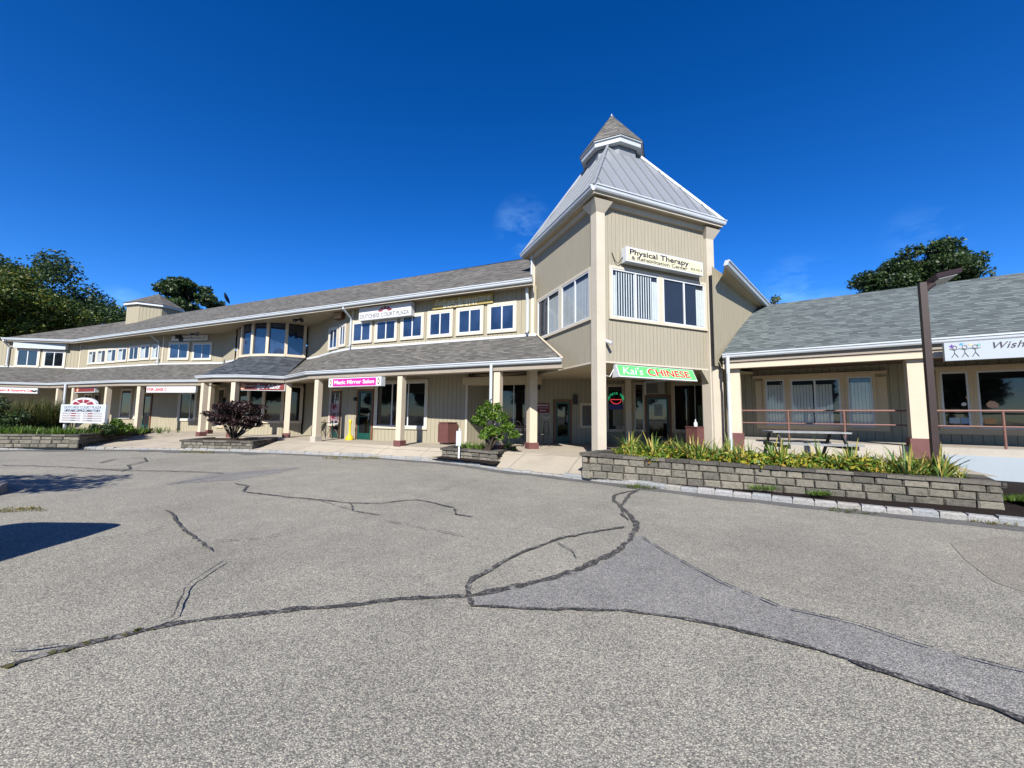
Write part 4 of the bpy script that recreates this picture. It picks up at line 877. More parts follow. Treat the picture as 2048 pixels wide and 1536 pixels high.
# Wish Upon sign
s0,_=gG.hit(1889,703,.3); s1=s0+3.6; _,z0=gG.hit(1891,722,.3); _,z1=gG.hit(1889,686,.3)
t=thing('wall_sign',tuple(gG.p((s0+s1)/2,z0,0)),'pale blue white sign with coloured stars and script lettering on the right wing gutter','sign'); PALE=flat('sign_pale',(.44,.50,.56))
m=MB(); m.wb(gG,s0,s1,z0,z1,.16,.3); m.build('cabinet',PALE,t,bevel=.03); H_=z1-z0
text('Wish Upon',H_*.5,gG,s0+.70,z0+H_*.68,.304,PURPLE,t,shear=.35,align='LEFT',sp=1.08); text('A Star',H_*.4,gG,s0+1.35,z0+H_*.22,.304,PURPLE,t,shear=.35,align='LEFT')
SC=[(.12,.78,.055,(.13,.0,.35)),(.27,.87,.045,(.02,.32,.65)),(.41,.82,.04,(.75,.62,.30)),(.54,.79,.035,(.10,.50,.42))]
for k,(dx,dz,r,c) in enumerate(SC):
    m=MB(); pts=[gG.p(s0+dx+(r if i%2==0 else r*.42)*math.sin(i*math.pi/5),z0+H_*dz+(r if i%2==0 else r*.42)*math.cos(i*math.pi/5),.304) for i in range(10)]
    cc_=gG.p(s0+dx,z0+H_*dz,.304)
    for i in range(10): m.poly([cc_,pts[(i+1)%10],pts[i]])
    m.build('star',flat('star_%d'%k,c),t)
m=MB()
for dx in (.16,.32,.48):
    c_=s0+dx; zz=z0+H_*.4
    def L_(a,b): m.tube([gG.p(c_+a[0],zz+a[1],.306),gG.p(c_+b[0],zz+b[1],.306)],.006,4)
    L_((0,.0),(0,.1)); L_((0,.07),(-.08,.10)); L_((0,.07),(.08,.10)); L_((0,0),(-.05,-.1)); L_((0,0),(.05,-.1))
    q=[gG.p(c_+.04*math.cos(i*.785),zz+.13+.04*math.sin(i*.785),.306) for i in range(9)]; m.tube(q,.005,4)
m.build('drawing',GREYI,t)
# window stickers in the right wing (children's cut-outs)
s0,zb,zt=GLW; rs=random.Random(4)
CO=[(.75,.45,.30),(.8,.8,.75),(.55,.2,.15),(.3,.35,.4),(.7,.6,.5)]
def sticker(a,z,r,c,name='paper_cutout',label=None):
    m=MB(); n=7; ph_=rs.uniform(0,6); P=[gW.p(a+r*rs.uniform(.6,1.1)*math.cos(ph_+i*6.283/n),z+r*rs.uniform(.6,1.1)*math.sin(ph_+i*6.283/n),.056) for i in range(n)]
    m.poly(P); m.build('paper_cutout',flat('paper_%d'%CO.index(c),c),SK)
SK=thing('window_cutouts',tuple(gW.p(s0+2,zb,.05)),'children paper cut-outs and orange blue strips stuck along the right wing window','paper cut-outs')
for a,z,r,k in [(.6,.95,.13,0),(.98,.72,.12,0),(.45,.75,.06,1),(1.75,.55,.13,4),(2.0,.95,.1,4),(2.55,.6,.13,0),(1.75,.28,.13,1),(2.15,.28,.12,0),(2.6,.28,.14,1),(1.9,1.25,.05,3),(2.4,1.1,.06,3),(.7,1.2,.05,3),(2.3,1.4,.05,1)]: sticker(s0+a+.05,zb+z,r,CO[k])
for k,(a,c) in enumerate(((.2,(.45,.55,.62)),(.42,(.25,.4,.6)),(.62,(.62,.22,.10)),(.86,(.7,.35,.12)))): m=MB(); m.wb(gW,s0+a,s0+a+.2,zb+.2,zb+.36,.053,.056); m.build('paper_strip',flat('strip_%d'%k,c),SK)

# directory board in the left planter
Yd=13.9; a=aty(118,850,17.8); b=aty(208,850,16.9); gD=Seg(a[:2],b[:2]); s0,s1=0,gD.L; _,z0=gD.hit(163,846); _,z1=gD.hit(163,809)
t=thing('directory_board',tuple(gD.p(s1/2,.5,0)),'white upstairs office directory board with arched maroon fan top standing in the left planter','sign')
m=MB(); m.wb(gD,s0,s1,z0,z1,-.1,0); m.build('board',WHITE,t)
m=MB(); c_=s1/2; r=s1*.28; hh=.31; A=[gD.p(c_+r*math.cos(k*math.pi/16),z1+hh*math.sin(k*math.pi/16),.0) for k in range(17)]; m.poly(A); m.poly([p-gD.n*.1 for p in A][::-1])
for i in range(16): m.poly([A[i+1],A[i],A[i]-gD.n*.1,A[i+1]-gD.n*.1])
m.build('arched_top',WHITE,t); fan(gD,c_,z1-.02,r*.85,.006,t,MATS['emblem_maroon'],WHI,n=4,flatten=hh*.95/(r*1.0)); Hd=z1-z0
m=MB(); m.wb(gD,s0+.05,s1-.05,z0+Hd*.58,z1-.04,.0,.004); m.build('panel',flat('panel_blue',(.55,.63,.72)),t)
text('DUTCHESS COURT PLAZA',.17,gD,c_,z1-.13,.007,GREYI,t,width=s1*.82); text('UPSTAIRS OFFICE DIRECTORY',.15,gD,c_,z0+Hd*.66,.007,PURPLE,t,width=s1*.8,off=.003)
for cx_ in (.26,.73):
    for r_ in range(4):
        zz=z0+.08+r_*Hd*.125; m=MB(); m.wb(gD,s1*(cx_-.21),s1*(cx_+.21),zz,zz+.065,0,.006); m.build('name_slat',flat('slat_grey',(.42,.40,.42)),t)
        m=MB(); a_=s1*(cx_-.2+.1*((r_*3+int(cx_*10))%3)); m.wb(gD,a_,a_+s1*.1,zz+.012,zz+.05,.006,.009); m.build('name_text',MATS['emblem_maroon'] if (r_>1) else GREYI,t)
for q in (.12,s1-.12): m=MB(); m.box(gD.p(q-.05,.3,-.1),gD.u*.1,gD.n*-.08,Z3*(z0-.1)); m.build('post',WHITE,t)
# small parking sign near kerb
p=atz(917.5,918,.15); t=thing('post_sign',tuple(p),'narrow pale sign seen edge on a white post beside the small planter','sign'); m=MB(); m.box(p+V(-.025,0,0),(.05,0,0),(0,.05,0),(0,0,.95)); m.build('post',WHITE,t)
p2=aty(917.5,872,p.y); m=MB(); d=Vector((.5,.86,0)); m.box(p+V(-.08,-.02,0)-d*.02+Z3*(p2.z-.35-p.z+.05),Vector((.15,.05,0)),(.0,-.02,0),Z3*.46); m.build('panel',flat('panel_pale',(.60,.66,.74)),t)

# ================================================================ LIGHTS, CAMERA, DISH, UNIT
def lamp_wall(g_,x,y,label,h=.32,w=.14,name='wall_lantern'):
    a,z=g_.hit(x,y,.1); t=thing(name,tuple(g_.p(a,z,0)),label,'wall lamp'); m=MB(); m.wb(g_,a-.05,a+.05,z-.08,z+.08,0,.03); m.build('back_plate',BLACK,t)
    m=MB(); m.wb(g_,a-w/2,a+w/2,z-h/2,z+h/2,.03,.03+w); m.build('housing',BLACK,t,bevel=.02); return t
lamp_wall(gR2,1151,799,'dark box lantern right of the recessed brown framed door',.42,.16)
lamp_wall(gR2,1077,770,'dark lantern high on the recess wall beside the octagonal based column',.4,.14)
lamp_wall(gN,710,798,'small black light left of the green door under the magenta sign',.16,.12)
lamp_wall(S1[3],411,787,'black lantern left of the shop window beneath the office sign',.4,.14)
lamp_wall(S1[3],447,802,'black lantern right of the narrow shop window by the purple shrub',.4,.14)
def flood(P,label):
    t=thing('flood_light',tuple(P),label,'flood light'); m=MB(); m.lathe(P,[(.08,-.05),(.08,0)],10); m.build('base',BLACK,t)
    for sx in (-1,1):
        m=MB(); m.tube([P+V(0,0,-.05),P+V(.1*sx,-.1,-.12),P+V(.2*sx,-.28,-.2)],[.03,.05,.1],10); m.build('lamp_head',BLACK,t)
flood(aty(395,664,21.6),'twin head black floodlight under the eave above the office sign'); flood(aty(602,636,19.3),'twin head floodlight on the deep soffit right of the bay window')
p=aty(675,631,18.3); gv=Seg((p.x-.26,p.y+.12),(p.x+.26,p.y-.12)); t=thing('soffit_vent',tuple(p),'brown slatted box hung under the eave near the downspout','vent'); m=MB(); m.wb(gv,0,gv.L,p.z-.16,p.z+.16,-.3,0); m.build('box',BROWNW,t)
for k in range(5): m=MB(); m.wb(gv,.05,gv.L-.05,p.z-.13+k*.055,p.z-.105+k*.055,0,.02); m.build('slat',TRIMD,t)
a,z=TF.hit(1214,684,.1); t=thing('security_camera',tuple(TF.p(a,z,0)),'small white security camera on the tower post','camera'); m=MB(); m.tube([TF.p(a-.05,z+.03,0),TF.p(a,z+.02,.12)],.03,8); m.build('mount',WHITE,t); m=MB(); m.tube([TF.p(a,z+.03,.08),TF.p(a+.05,z-.06,.26)],.05,10); m.build('camera_body',WHITE,t)
p=atz(449,612,9.1); t=thing('satellite_dish',tuple(p),'small dark satellite dish on the long roof ridge beside the tree','satellite dish'); m=MB(); m.tube([p-Z3*.15,p+Z3*.35],.03,6); m.build('mast',BLACK,t)
m=MB(); cc_=p+Z3*.55; ax=Vector((.9,.3,.35)).normalized(); u_=ax.cross(Z3).normalized(); v_=ax.cross(u_); prev=None
for k in range(5):
    rr_=.42*k/4; ring=[cc_+ax*(.35*rr_*rr_*2)+(u_*math.cos(i*.524)+v_*math.sin(i*.524))*rr_ for i in range(12)]
    if prev:
        for i in range(12): m.poly([prev[i],prev[(i+1)%12],ring[(i+1)%12],ring[i]])
    prev=ring
m.build('dish',BLACK,t)
a,z=gK.hit(1308,776,.2); t=thing('air_conditioner',tuple(gK.p(a,z,0)),'window air conditioner above the restaurant door','air conditioner'); m=MB(); m.wb(gK,a-.36,a+.42,z-.27,z+.23,0,.3); m.build('casing',flat('ac_grey',(.36,.35,.31)),t,bevel=.02)
m=MB(); 
for k in range(9): m.wb(gK,a-.33,a+.14,z-.22+k*.045,z-.2+k*.045,.3,.315)
m.build('grille',BLACK,t); m=MB(); m.wb(gK,a-.4,a-.33,z-.32,z+.3,.28,.32); m.wb(gK,a-.4,a+.46,z+.24,z+.3,.28,.32); m.build('frame',WHITE,t)
# neon sign in the restaurant window
def emis(name,c,s):
    m,n,b=newmat(name); b.inputs['Base Color'].default_value=(*c,1); b.inputs['Emission Color'].default_value=(*c,1); b.inputs['Emission Strength'].default_value=s; return m
a,z=gK.hit(1232,800,.06); t=thing('neon_sign',tuple(gK.p(a,z,0)),'neon window sign with green arch of letters over a red bowl and blue panel','neon sign')
for i,chh in enumerate('CHINESE FOOD'):
    an=math.pi*(1.02-1.04*i/11); gx=Seg(gK.p(a+.30*math.cos(an),0)[:2],(gK.p(a+.30*math.cos(an),0)+gK.u)[:2]); 
    if chh!=' ': text(chh,.13,gK,a+.3*math.cos(an),z+.05+.24*math.sin(an),.06,emis('neon_green_%d'%i,(.02,.45,.18),.5),t,name='neon_letter')
m=MB(); q=[gK.p(a+.23*math.cos(k*math.pi/8),z+.02-.19*math.sin(k*math.pi/8),.06) for k in range(9)]; m.tube(q+[q[0]],.014,6); m.build('neon_bowl',emis('neon_red',(.7,.05,.06),.6),t)
m=MB(); m.wb(gK,a-.3,a+.3,z-.42,z-.18,.045,.055); m.build('panel',flat('neon_blue_panel',(.02,.03,.30)),t)
for nm,x0,x1,y0,y1,c,lab in (('paper_menu',1226,1247,817,852,(.22,.22,.14),'faded menu poster low in the restaurant left window'),('door_poster',1309,1325,808,832,(.32,.42,.42),'pale notice taped to the restaurant door glass'),('paper_menu',1396,1436,810,858,(.10,.16,.08),'green tinted poster in the restaurant right window'),):
    s0,s1,z0,z1=gK.rect(x0,x1,y0,y1,.05); t=thing(nm,tuple(gK.p(s0,z0,.05)),lab,'poster'); m=MB(); m.wb(gK,s0,s1,z0,z1,.045,.05); m.build('sheet',flat(nm+str(x0),c),t)
    m=MB()
    for k in range(5): m.wb(gK,s0+.04,s1-.05-.03*(k%2),z0+.05+k*(z1-z0-.1)/5,z0+.07+k*(z1-z0-.1)/5,.05,.052)
    m.build('print',GREYI,t)
s0,s1,z0,z1=S2[2].rect(659,676,806,842,.06); g_=S2[2]; t=thing('window_poster',tuple(g_.p(s0,z0,.05)),'two pink and red salon posters in the window beside the chairs','poster')
for k in range(2):
    m=MB(); zz=z0+k*(z1-z0)/2; m.wb(g_,s0,s1,zz,zz+(z1-z0)/2-.03,.052,.056); m.build('sheet',flat('poster_pink',(.45,.30,.36)),t); m=MB()
    for q in range(5): m.poly([g_.p(s0+(s1-s0)*rs.uniform(.15,.85)+.09*math.cos(i*1.25),zz+rs.uniform(.1,.35)+.08*math.sin(i*1.25),.057+q*.001) for i in range(5)])
    m.build('print',flat('poster_red',(.30,.02,.05)),t)

# ================================================================ LAMP POST
lx=atz(1873,927,.6); lp=aty(1873,935,7.25); t=thing('lamp_post',(lp.x,lp.y,.55),'square dark bronze lamp post with flat shoebox head in the long planter','street lamp')
lt=aty(1852,566,lp.y); hgt=lt.z
m=MB(); w=.10; an=R(-35.5+10); u=Vector((math.cos(an),math.sin(an),0)); n=Vector((-u.y,u.x,0)); c=Vector((lp.x,lp.y,.4)); m.box(c-u*w/2-n*w/2,u*w,n*w,Z3*(hgt-.4)); m.build('pole',BRONZE,t,bevel=.008)
m=MB(); A=c+Z3*(hgt-.55); d=Vector((.85,.1,.0)).normalized(); m.tube([A+d*.02,A+d*.22+Z3*.14],.065,8); m.build('arm',BRONZE,t)
m=MB(); s=Vector((-d.y,d.x,-.5)).normalized(); q=A+d*.14+Z3*.14; m.box(q-s*.16,d*.58+Z3*.15,s*.32,Z3*.085); m.build('lamp_head',BRONZE,t,bevel=.02)
m=MB(); m.box(q-s*.125+d*.09+Z3*.021,d*.42+Z3*.1086,s*.25,Z3*-.012); m.build('lens',flat('lamp_lens',(.6,.6,.55)),t)

# ================================================================ PLANTERS
def stonewall(mb_s,mb_c,A,B,z0,z1,th=.22,cap=.075,bw=.28,ch=.16,seed=0,slope=0,zb1=None):
    rn=random.Random(seed); g_=Seg(A,B); z=z0; r=0; zc=z1-cap
    n=max(1,round((zc-z0)/ch)); h=(zc-z0)/n
    for k in range(n):
        x=-(bw*.5)*(k%2); 
        while x<g_.L:
            w_=bw*rn.uniform(.75,1.2); a=max(x,0)+.006; b=min(x+w_,g_.L)-.006
            zg=z0+k*h; lo=zg
            if zb1 is not None: lo=max(zg,z0+(zb1-z0)*((a+b)/2/g_.L)-.02)
            if b-a>.05 and zg+h>lo+.02:
                j=rn.uniform(-.014,.014); e=rn.uniform(.016,.03)
                P=[g_.p(a,lo+.004,-th),g_.p(b,lo+.004,-th),g_.p(b,zg+h-.004,-th),g_.p(a,zg+h-.004,-th)]
                Q=[g_.p(a,lo+.004,j-.02),g_.p(b,lo+.004,j-.02),g_.p(b,zg+h-.004,j-.02),g_.p(a,zg+h-.004,j-.02)]
                S=[g_.p(a+e,lo+.004+e,j+rn.uniform(0,.012)),g_.p(b-e,lo+.004+e,j+rn.uniform(0,.012)),g_.p(b-e,zg+h-.004-e,j+rn.uniform(0,.012)),g_.p(a+e,zg+h-.004-e,j+rn.uniform(0,.012))]
                i=len(mb_s.v); mb_s.v+=P+Q+S; F=[(i+8,i+9,i+10,i+11)]
                for q in range(4): p_=(q+1)%4; F+=[(i+q,i+p_,i+4+p_,i+4+q),(i+4+q,i+4+p_,i+8+p_,i+8+q)]
                for f in F: mb_s.f.append(list(f)); mb_s.m.append(0); mb_s.uvs+=[(0,0)]*4
            x+=w_
    x=-.03
    while x<g_.L+.03:
        w_=rn.uniform(.4,.62); b=min(x+w_,g_.L+.035)-.008; zz=zc+rn.uniform(-.002,.01)
        if b-x>.04: mb_c.box(g_.p(x,zz,-th-.03),g_.u*(b-x),g_.n*(th+.03+.035+rn.uniform(0,.012)),Z3*(cap-.005)+g_.n*rn.uniform(-.008,.008))
        x+=w_
def planter(label,pts,z0,z1,soilpoly,seed,slopes=None,bw=.33,nm='stone_planter',taper=0):
    t=thing(nm,(sum(p[0] for p in pts)/len(pts),sum(p[1] for p in pts)/len(pts),z0),label,'planter'); a,b=MB(),MB()
    for i,(A,B) in enumerate(zip(pts,pts[1:])): stonewall(a,b,A,B,z0-.06,z1[i] if isinstance(z1,list) else z1,seed=seed+i,zb1=(slopes or {}).get(i),bw=bw)
    back=MB()
    for A,B in zip(pts,pts[1:]):
        g_=Seg(A,B); back.wb(g_,.02,g_.L-.02,z0-.06,(min(z1) if isinstance(z1,list) else z1)-.05,-.2,-.035)
    if taper:
        A_=Vector((*pts[1],0)); u_=Vector((*pts[2],0))-A_; L_=u_.length; u_/=L_
        for mb in (a,b,back):
            for q_ in mb.v: f_=min(max((q_-A_).dot(u_)/L_,0),1); q_.z=z0+(q_.z-z0)*(1-taper*f_)
    a.build('wall',BLOCK,t); b.build('cap',CAPST,t,bevel=.008); back.build('core',SOIL,t)
    if soilpoly: m=MB(); m.poly(soilpoly); m.build('soil',SOIL,t)
    return t
LP0=tuple(atz(1163,951,.12)[:2]); LP1=tuple(atz(2010,1018,.12)[:2])
PLB=planter('long stone block planter full of daylilies in front of the tower and right wing',[(2.9,10.75),LP0,LP1,(8.9,7.4)],.13,[.66,.66,.62],[(LP0[0]+.15,LP0[1]+.1,.58),(LP1[0],LP1[1]+.1,.44),(8.8,7.4,.44),(3.0,10.6,.58)],20,taper=.23)
sm=planter('small square stone planter holding the bright green shrub',[(-1.95,14.4),(-2.28,12.75),(-.42,11.62),(.12,13.9)],.15,.45,[(-2.2,12.8,.42),(-.45,11.7,.42),(.05,13.9,.42),(-1.9,14.4,.42)],40)
mp_=planter('low rectangular stone planter under the purple shrub',[(-13.4,17.2),(-13.05,15.35),(-10.05,15.1),(-10.3,17.1)],.15,.42,[(-13,15.4,.39),(-10.1,15.15,.39),(-10.35,17.1,.39),(-13.3,17.2,.39)],60,bw=.28)
lf=planter('long stone planter at the far left below the directory board',[(-27,13.8),(-16.65,14.95),(-20.0,21.6)],.15,[.60,.60],[(-26.9,13.9,.54),(-16.75,15.05,.54),(-20.0,21.4,.5),(-29,22,.5)],80,bw=.36,slopes={1:.44})
FZ2=.12
# ================================================================ PLANTS
def leafcloud(name,mat,blobs,n,size,parent=None,seed=1,aspect=.5,droop=.3,shell=.55):
    rg=np.random.default_rng(seed); tot=sum(b[3]*b[4]*b[5] for b in blobs); Ps=[];Ns=[]
    for (x,y,z,rx,ry,rz) in blobs:
        k=int(n*rx*ry*rz/tot)+8; d=rg.normal(size=(k,3)); d/=np.linalg.norm(d,axis=1)[:,None]; r=rg.uniform(shell**3,1,size=k)**(1/3); r*=1+.18*np.sin(d[:,0]*7+x)*np.cos(d[:,1]*6+y)+.12*np.sin(d[:,2]*9)
        Ps.append(np.array([x,y,z])+d*r[:,None]*np.array([rx,ry,rz])); Ns.append(d)
    P=np.concatenate(Ps); D=np.concatenate(Ns); k=len(P)
    nn=D*.6+rg.normal(size=(k,3))*.75+np.array([0,0,.35]); nn/=np.linalg.norm(nn,axis=1)[:,None]
    t=np.cross(nn,rg.normal(size=(k,3))); t/=np.linalg.norm(t,axis=1)[:,None]; t[:,2]-=droop*rg.uniform(0,1,k); b=np.cross(nn,t); s=size*rg.uniform(.6,1.3,size=(k,1))
    v=np.stack([P-t*s*.5,P+b*s*aspect*.5-t*s*.05,P+t*s*.5,P-b*s*aspect*.5-t*s*.05],1).reshape(-1,3)
    me=bpy.data.meshes.new(name); me.vertices.add(4*k); me.vertices.foreach_set('co',v.ravel()); me.loops.add(4*k); me.loops.foreach_set('vertex_index',np.arange(4*k)); me.polygons.add(k); me.polygons.foreach_set('loop_start',np.arange(0,4*k,4)); me.polygons.foreach_set('loop_total',np.full(k,4)); me.update(calc_edges=True)
    me.materials.append(mat); o=bpy.data.objects.new(name,me); col.objects.link(o)
    if parent: put(o,parent)
    return o
def limbs(base,tips,r0,parent,seed=0,name='trunk',fork=.35,mat=None):
    m=MB(); rn=random.Random(seed); base=Vector(base)
    c=sum((Vector(t_) for t_ in tips),Vector((0,0,0)))/len(tips); f=base.lerp(c,fork); f.x=base.x*.7+f.x*.3; f.y=base.y*.7+f.y*.3
    m.tube([base-Z3*.1,base.lerp(f,.5)+V(rn.uniform(-.05,.05)*r0*3,rn.uniform(-.3,.3)*r0,0),f],[r0*1.25,r0,r0*.8],9)
    for t_ in tips:
        t_=Vector(t_); q=f.lerp(t_,.5)+Vector((rn.uniform(-1,1),rn.uniform(-1,1),rn.uniform(0,.8)))*(t_-f).length*.12; m.tube([f-Z3*.05,q,t_],[r0*.5,r0*.3,r0*.08],6)
        for _ in range(2):
            e=t_+Vector((rn.uniform(-1,1),rn.uniform(-1,1),rn.uniform(-.6,.4)))*(t_-f).length*.10; m.tube([q,e],[r0*.2,r0*.05],5)
    return m.build(name,mat or BARK,parent,smooth=True)
def tree(label,base,blobs,n,size,mat,r0,seed,name='broadleaf_tree',fork=.4,group=None,cat='tree',shell=.55,aspect=.6):
    t=thing(name,base,label,cat,group); limbs(base,[(b[0],b[1],b[2]) for b in blobs[:7]],r0,t,seed,fork=fork); leafcloud('crown',mat,blobs,n,size,t,seed,aspect=aspect,shell=shell); return t
def blobset(c,r,k,seed,sub=.45,flat_=1.0):
    rn=random.Random(seed); out=[]; 
    for i in range(k):
        while True:
            d=Vector((rn.uniform(-1,1),rn.uniform(-1,1),rn.uniform(-1,1)))
            if d.length<1: break
        s=sub*rn.uniform(.6,1.15); q=d*(1-s*.75); out.append((c[0]+q.x*r[0],c[1]+q.y*r[1],c[2]+q.z*r[2],r[0]*s,r[1]*s,r[2]*s*flat_))
    return out
# far trees
def fartree(label,px,py,D,rx,rz,n,size,mat,seed,k=22,sub=.34,name='broadleaf_tree',dz=0,shell=.3):
    c=aty(px,py,D); bl=blobset((c.x,c.y,c.z),(rx,rx,rz),k,seed,sub,.8); return tree(label,(c.x,c.y,0),bl,n,size,mat,.35,seed,name=name,shell=shell)
fartree('tall dark tree at the far left edge behind the yellowing tree',0,628,58,13.5,12.5,60000,.46,LF_DK,1,90,.24)
fartree('yellow green tree at the far left in front of the dark tree',15,625,47,8.0,6.0,40000,.32,LF_YG,2,80,.26)
fartree('dark low tree between the yellowing tree and the roof',165,655,60,7.5,5.8,18000,.40,LF_DK,3,34,.28)
fartree('dark tree filling the gap at the left end of the long wing',-25,740,43,7.5,5.0,12000,.4,LF_DK,8,22,.36)
fartree('round dark tree above the long roof beside the satellite dish',378,608,52,4.5,3.6,14000,.42,LF_DK,4,30,.28,shell=0)
fartree('broad dark maple behind the right wing roof',1822,560,46,6.3,4.8,36000,.36,LF_DK,5,80,.24,shell=0)
fartree('sparse small treetop just right of the rear block gutter',1538,604,40,1.3,1.0,500,.22,LF_YG,6,6,.4)
c=aty(1985,545,60); t=thing('conifer_tree',(c.x,c.y,0),'pointed conifer tip above the right roof ridge','tree'); limbs((c.x,c.y,0),[(c.x,c.y,c.z)],.3,t,3,fork=.9); leafcloud('crown',LF_DK,[(c.x,c.y,c.z-.2-1.0*k,.28+.38*k,.28+.38*k,.75) for k in range(7)],5000,.35,t,7)
# island tree at the left, outside the frame; its shadow streaks the asphalt
t=tree('leafy tree on the kerbed island at the left edge of the lot',(-11.2,5.9,.1),blobset((-10.7,4.1,2.7),(2.3,1.7,.8),20,21,.32),5000,.14,LF_G,.09,21,name='island_tree',fork=.5)
m=MB(); rn=random.Random(2)
for k in range(26):
    a0=k*2*math.pi/26; a1=(k+.93)*2*math.pi/26; c=Vector((-11.75,6.7,0)); 
    def q(a,r,z): return c+Vector((2.75*r*math.cos(a),1.25*r*math.sin(a),z))
    P=[q(a0,1,-.03),q(a1,1,-.03),q(a1,.93,-.03),q(a0,.93,-.03)]; T=[p+Z3*.17 for p in [q(a0,.995,0),q(a1,.995,0),q(a1,.93,0),q(a0,.93,0)]]
    m.poly(T)
    for i in range(4): j=(i+1)%4; m.poly([P[i],P[j],T[j],T[i]])
struct(m,'island_kerb',GRAN); m=MB(); m.poly([q(k*math.pi/12,.94,.1) for k in range(24)]); struct(m,'island_bed',SOIL)
rn=random.Random(91); pr0=None
for k in range(15):
    x=-84+k*12+rn.uniform(-2,2); y=-34-rn.uniform(0,7)-abs(k-7)*-1.6
    if k<3:
        p_=tree('tall trees standing in a row across the road behind the camera',(x,y,0),blobset((x,y,8.2),(6.5,4,5.6),20,100+k,.36),4200,.95,LF_DK,.35,100+k,group='trees behind the camera',shell=.2); pr0=(pr0 or [])+[(p_,x,y)]
    else:
        q_,x0,y0=pr0[k%3]; c_=q_.copy(); col.objects.link(c_); c_.location=(x,y,0); c_.rotation_euler[2]=rn.uniform(-.5,.5)
        for h_ in kids(q_): d_=h_.copy(); d_.parent=c_; col.objects.link(d_)
# purple shrub and green shrub
def shrub(label,base,cx,blobs,n,size,mat,seed,stems=6,cat='shrub',r0=.05,aspect=.55,name='shrub',shell=.2):
    t=thing(name,base,label,cat); m=MB(); rn=random.Random(seed); b=Vector(base)
    for i in range(max(stems,len(blobs)//2)):
        e=Vector(blobs[i%len(blobs)][:3]); mid=b.lerp(e,.5)+V(rn.uniform(-.08,.08),rn.uniform(-.08,.08),.02); m.tube([b+V(rn.uniform(-.06,.06),rn.uniform(-.06,.06),-.05),mid,e],[r0,r0*.6,r0*.15],6)
    m.build('stems',BARK,t,smooth=True); leafcloud('foliage',mat,blobs,n,size,t,seed,aspect=aspect,shell=shell); return t
pb=atz(467,879,.4); c=aty(476,830,pb.y); bl=blobset((c.x,pb.y,c.z+.0),(1.42,1.1,.62),50,31,.22)
shrub('round purple leaved shrub on a short stem in the middle planter',tuple(pb),None,bl,12000,.085,LF_P,31,9,name='purple_shrub',r0=.028)
gb_=aty(975,890,11.98); gb_.z=.42; c=aty(985,845,11.95); rn=random.Random(12)
YY=11.93; bl=blobset((c.x-.02,YY,c.z-.10),(.62,.34,.56),18,33,.3)+[(c.x-.15,YY,c.z+.5,.15,.12,.18),(c.x-.36,YY,c.z+.34,.14,.12,.2),(c.x+.15,YY,c.z+.45,.13,.12,.15),(c.x-.52,YY,c.z+.05,.16,.12,.14),(c.x+.66,YY,c.z-.36,.18,.12,.12),(c.x+.5,YY,c.z-.12,.18,.12,.12)]
shrub('bright green open shrub in the small planter before the downspout',tuple(gb_),None,bl,4200,.095,LF_G,33,9,name='green_shrub')
def blades(mb,c,n,L,w,rn,spread=.5,droop=.5):
    c=Vector(c)
    for k in range(n):
        a=rn.uniform(0,2*math.pi); l=L*rn.uniform(.55,1.15); d=Vector((math.cos(a),math.sin(a),0)); s=Vector((-d.y,d.x,0)); lean=rn.uniform(.1,1)*spread; p0=c+d*rn.uniform(0,.06); prev=None; i=len(mb.v)
        tt=[0,.35,.7,1]
        for t_ in tt:
            p=p0+d*(lean*l*t_+droop*lean*l*t_*t_*.5)+Z3*(l*t_*(1-.25*lean*t_)-droop*lean*l*t_**3*.55); ww=w*(1-.9*t_**2)
            mb.v+=[p-s*ww/2,p+s*ww/2]
        for q in range(3): mb.f.append([i+2*q,i+2*q+1,i+2*q+3,i+2*q+2]); mb.m.append(0); mb.uvs+=[(0,0)]*4
# daylilies in the long planter: individual clumps
rn=random.Random(77); gp=Seg(LP0,LP1); protos=[]
for k in range(5):
    m=MB(); blades(m,(0,0,0),22,.60,.036,rn,.75,.75); me_o=m.build('daylily',LF_LILY,None); me_o.data.transform(Matrix.Translation(me_o.location)); protos.append(me_o)
spots=[]
for i in range(72):
    s=rn.uniform(.75,gp.L-.25); d=rn.uniform(.22,1.5); 
    spots.append((s,d))
for i,(s,d) in enumerate(spots):
    p=gp.p(s,.54-.12*s/gp.L,-d-.1); 
    o=protos[i] if i<5 else protos[i%5].copy()
    if i>=5: col.objects.link(o)
    o.location=p; o.rotation_euler=(rn.uniform(-.08,.08),rn.uniform(-.08,.08),rn.uniform(0,6.28)); sc_=rn.uniform(.6,1.05) if rn.random()<.8 else 1.2; o.scale=(sc_,)*3
    tag(o,'strap leaved daylily clump among yellowing leaves in the long planter','daylily','daylilies in the long planter')
# low yellowing leaf cover
bl=[]
for i in range(60):
    s=rn.uniform(.85,gp.L-.15); p=gp.p(s,0,-rn.uniform(.2,1.7)); bl.append((p.x,p.y,.63-.12*s/gp.L+rn.uniform(0,.10),.32,.3,.16))
o=leafcloud('planter_leaf_cover',LF_BED,bl,15000,.085,None,51,aspect=.5,shell=.1); o['kind']='stuff'
# grass round the small planter shrub
m=MB()
for k in range(60): blades(m,(rn.uniform(-1.75,-.05),rn.uniform(12.55,13.6),.42),10,.26,.014,rn,.6,.7)
o=m.build('planter_grass',LF_G,None); o['kind']='stuff'
m=MB(); blades(m,(0,0,0),1,.1,.01,rn)
leaf=leafcloud('planter_vine',LF_G,[(.1,13.0,.3,.12,.5,.2)],260,.08,None,55); tag(leaf,'small vine spilling down the right side of the small planter','vine')
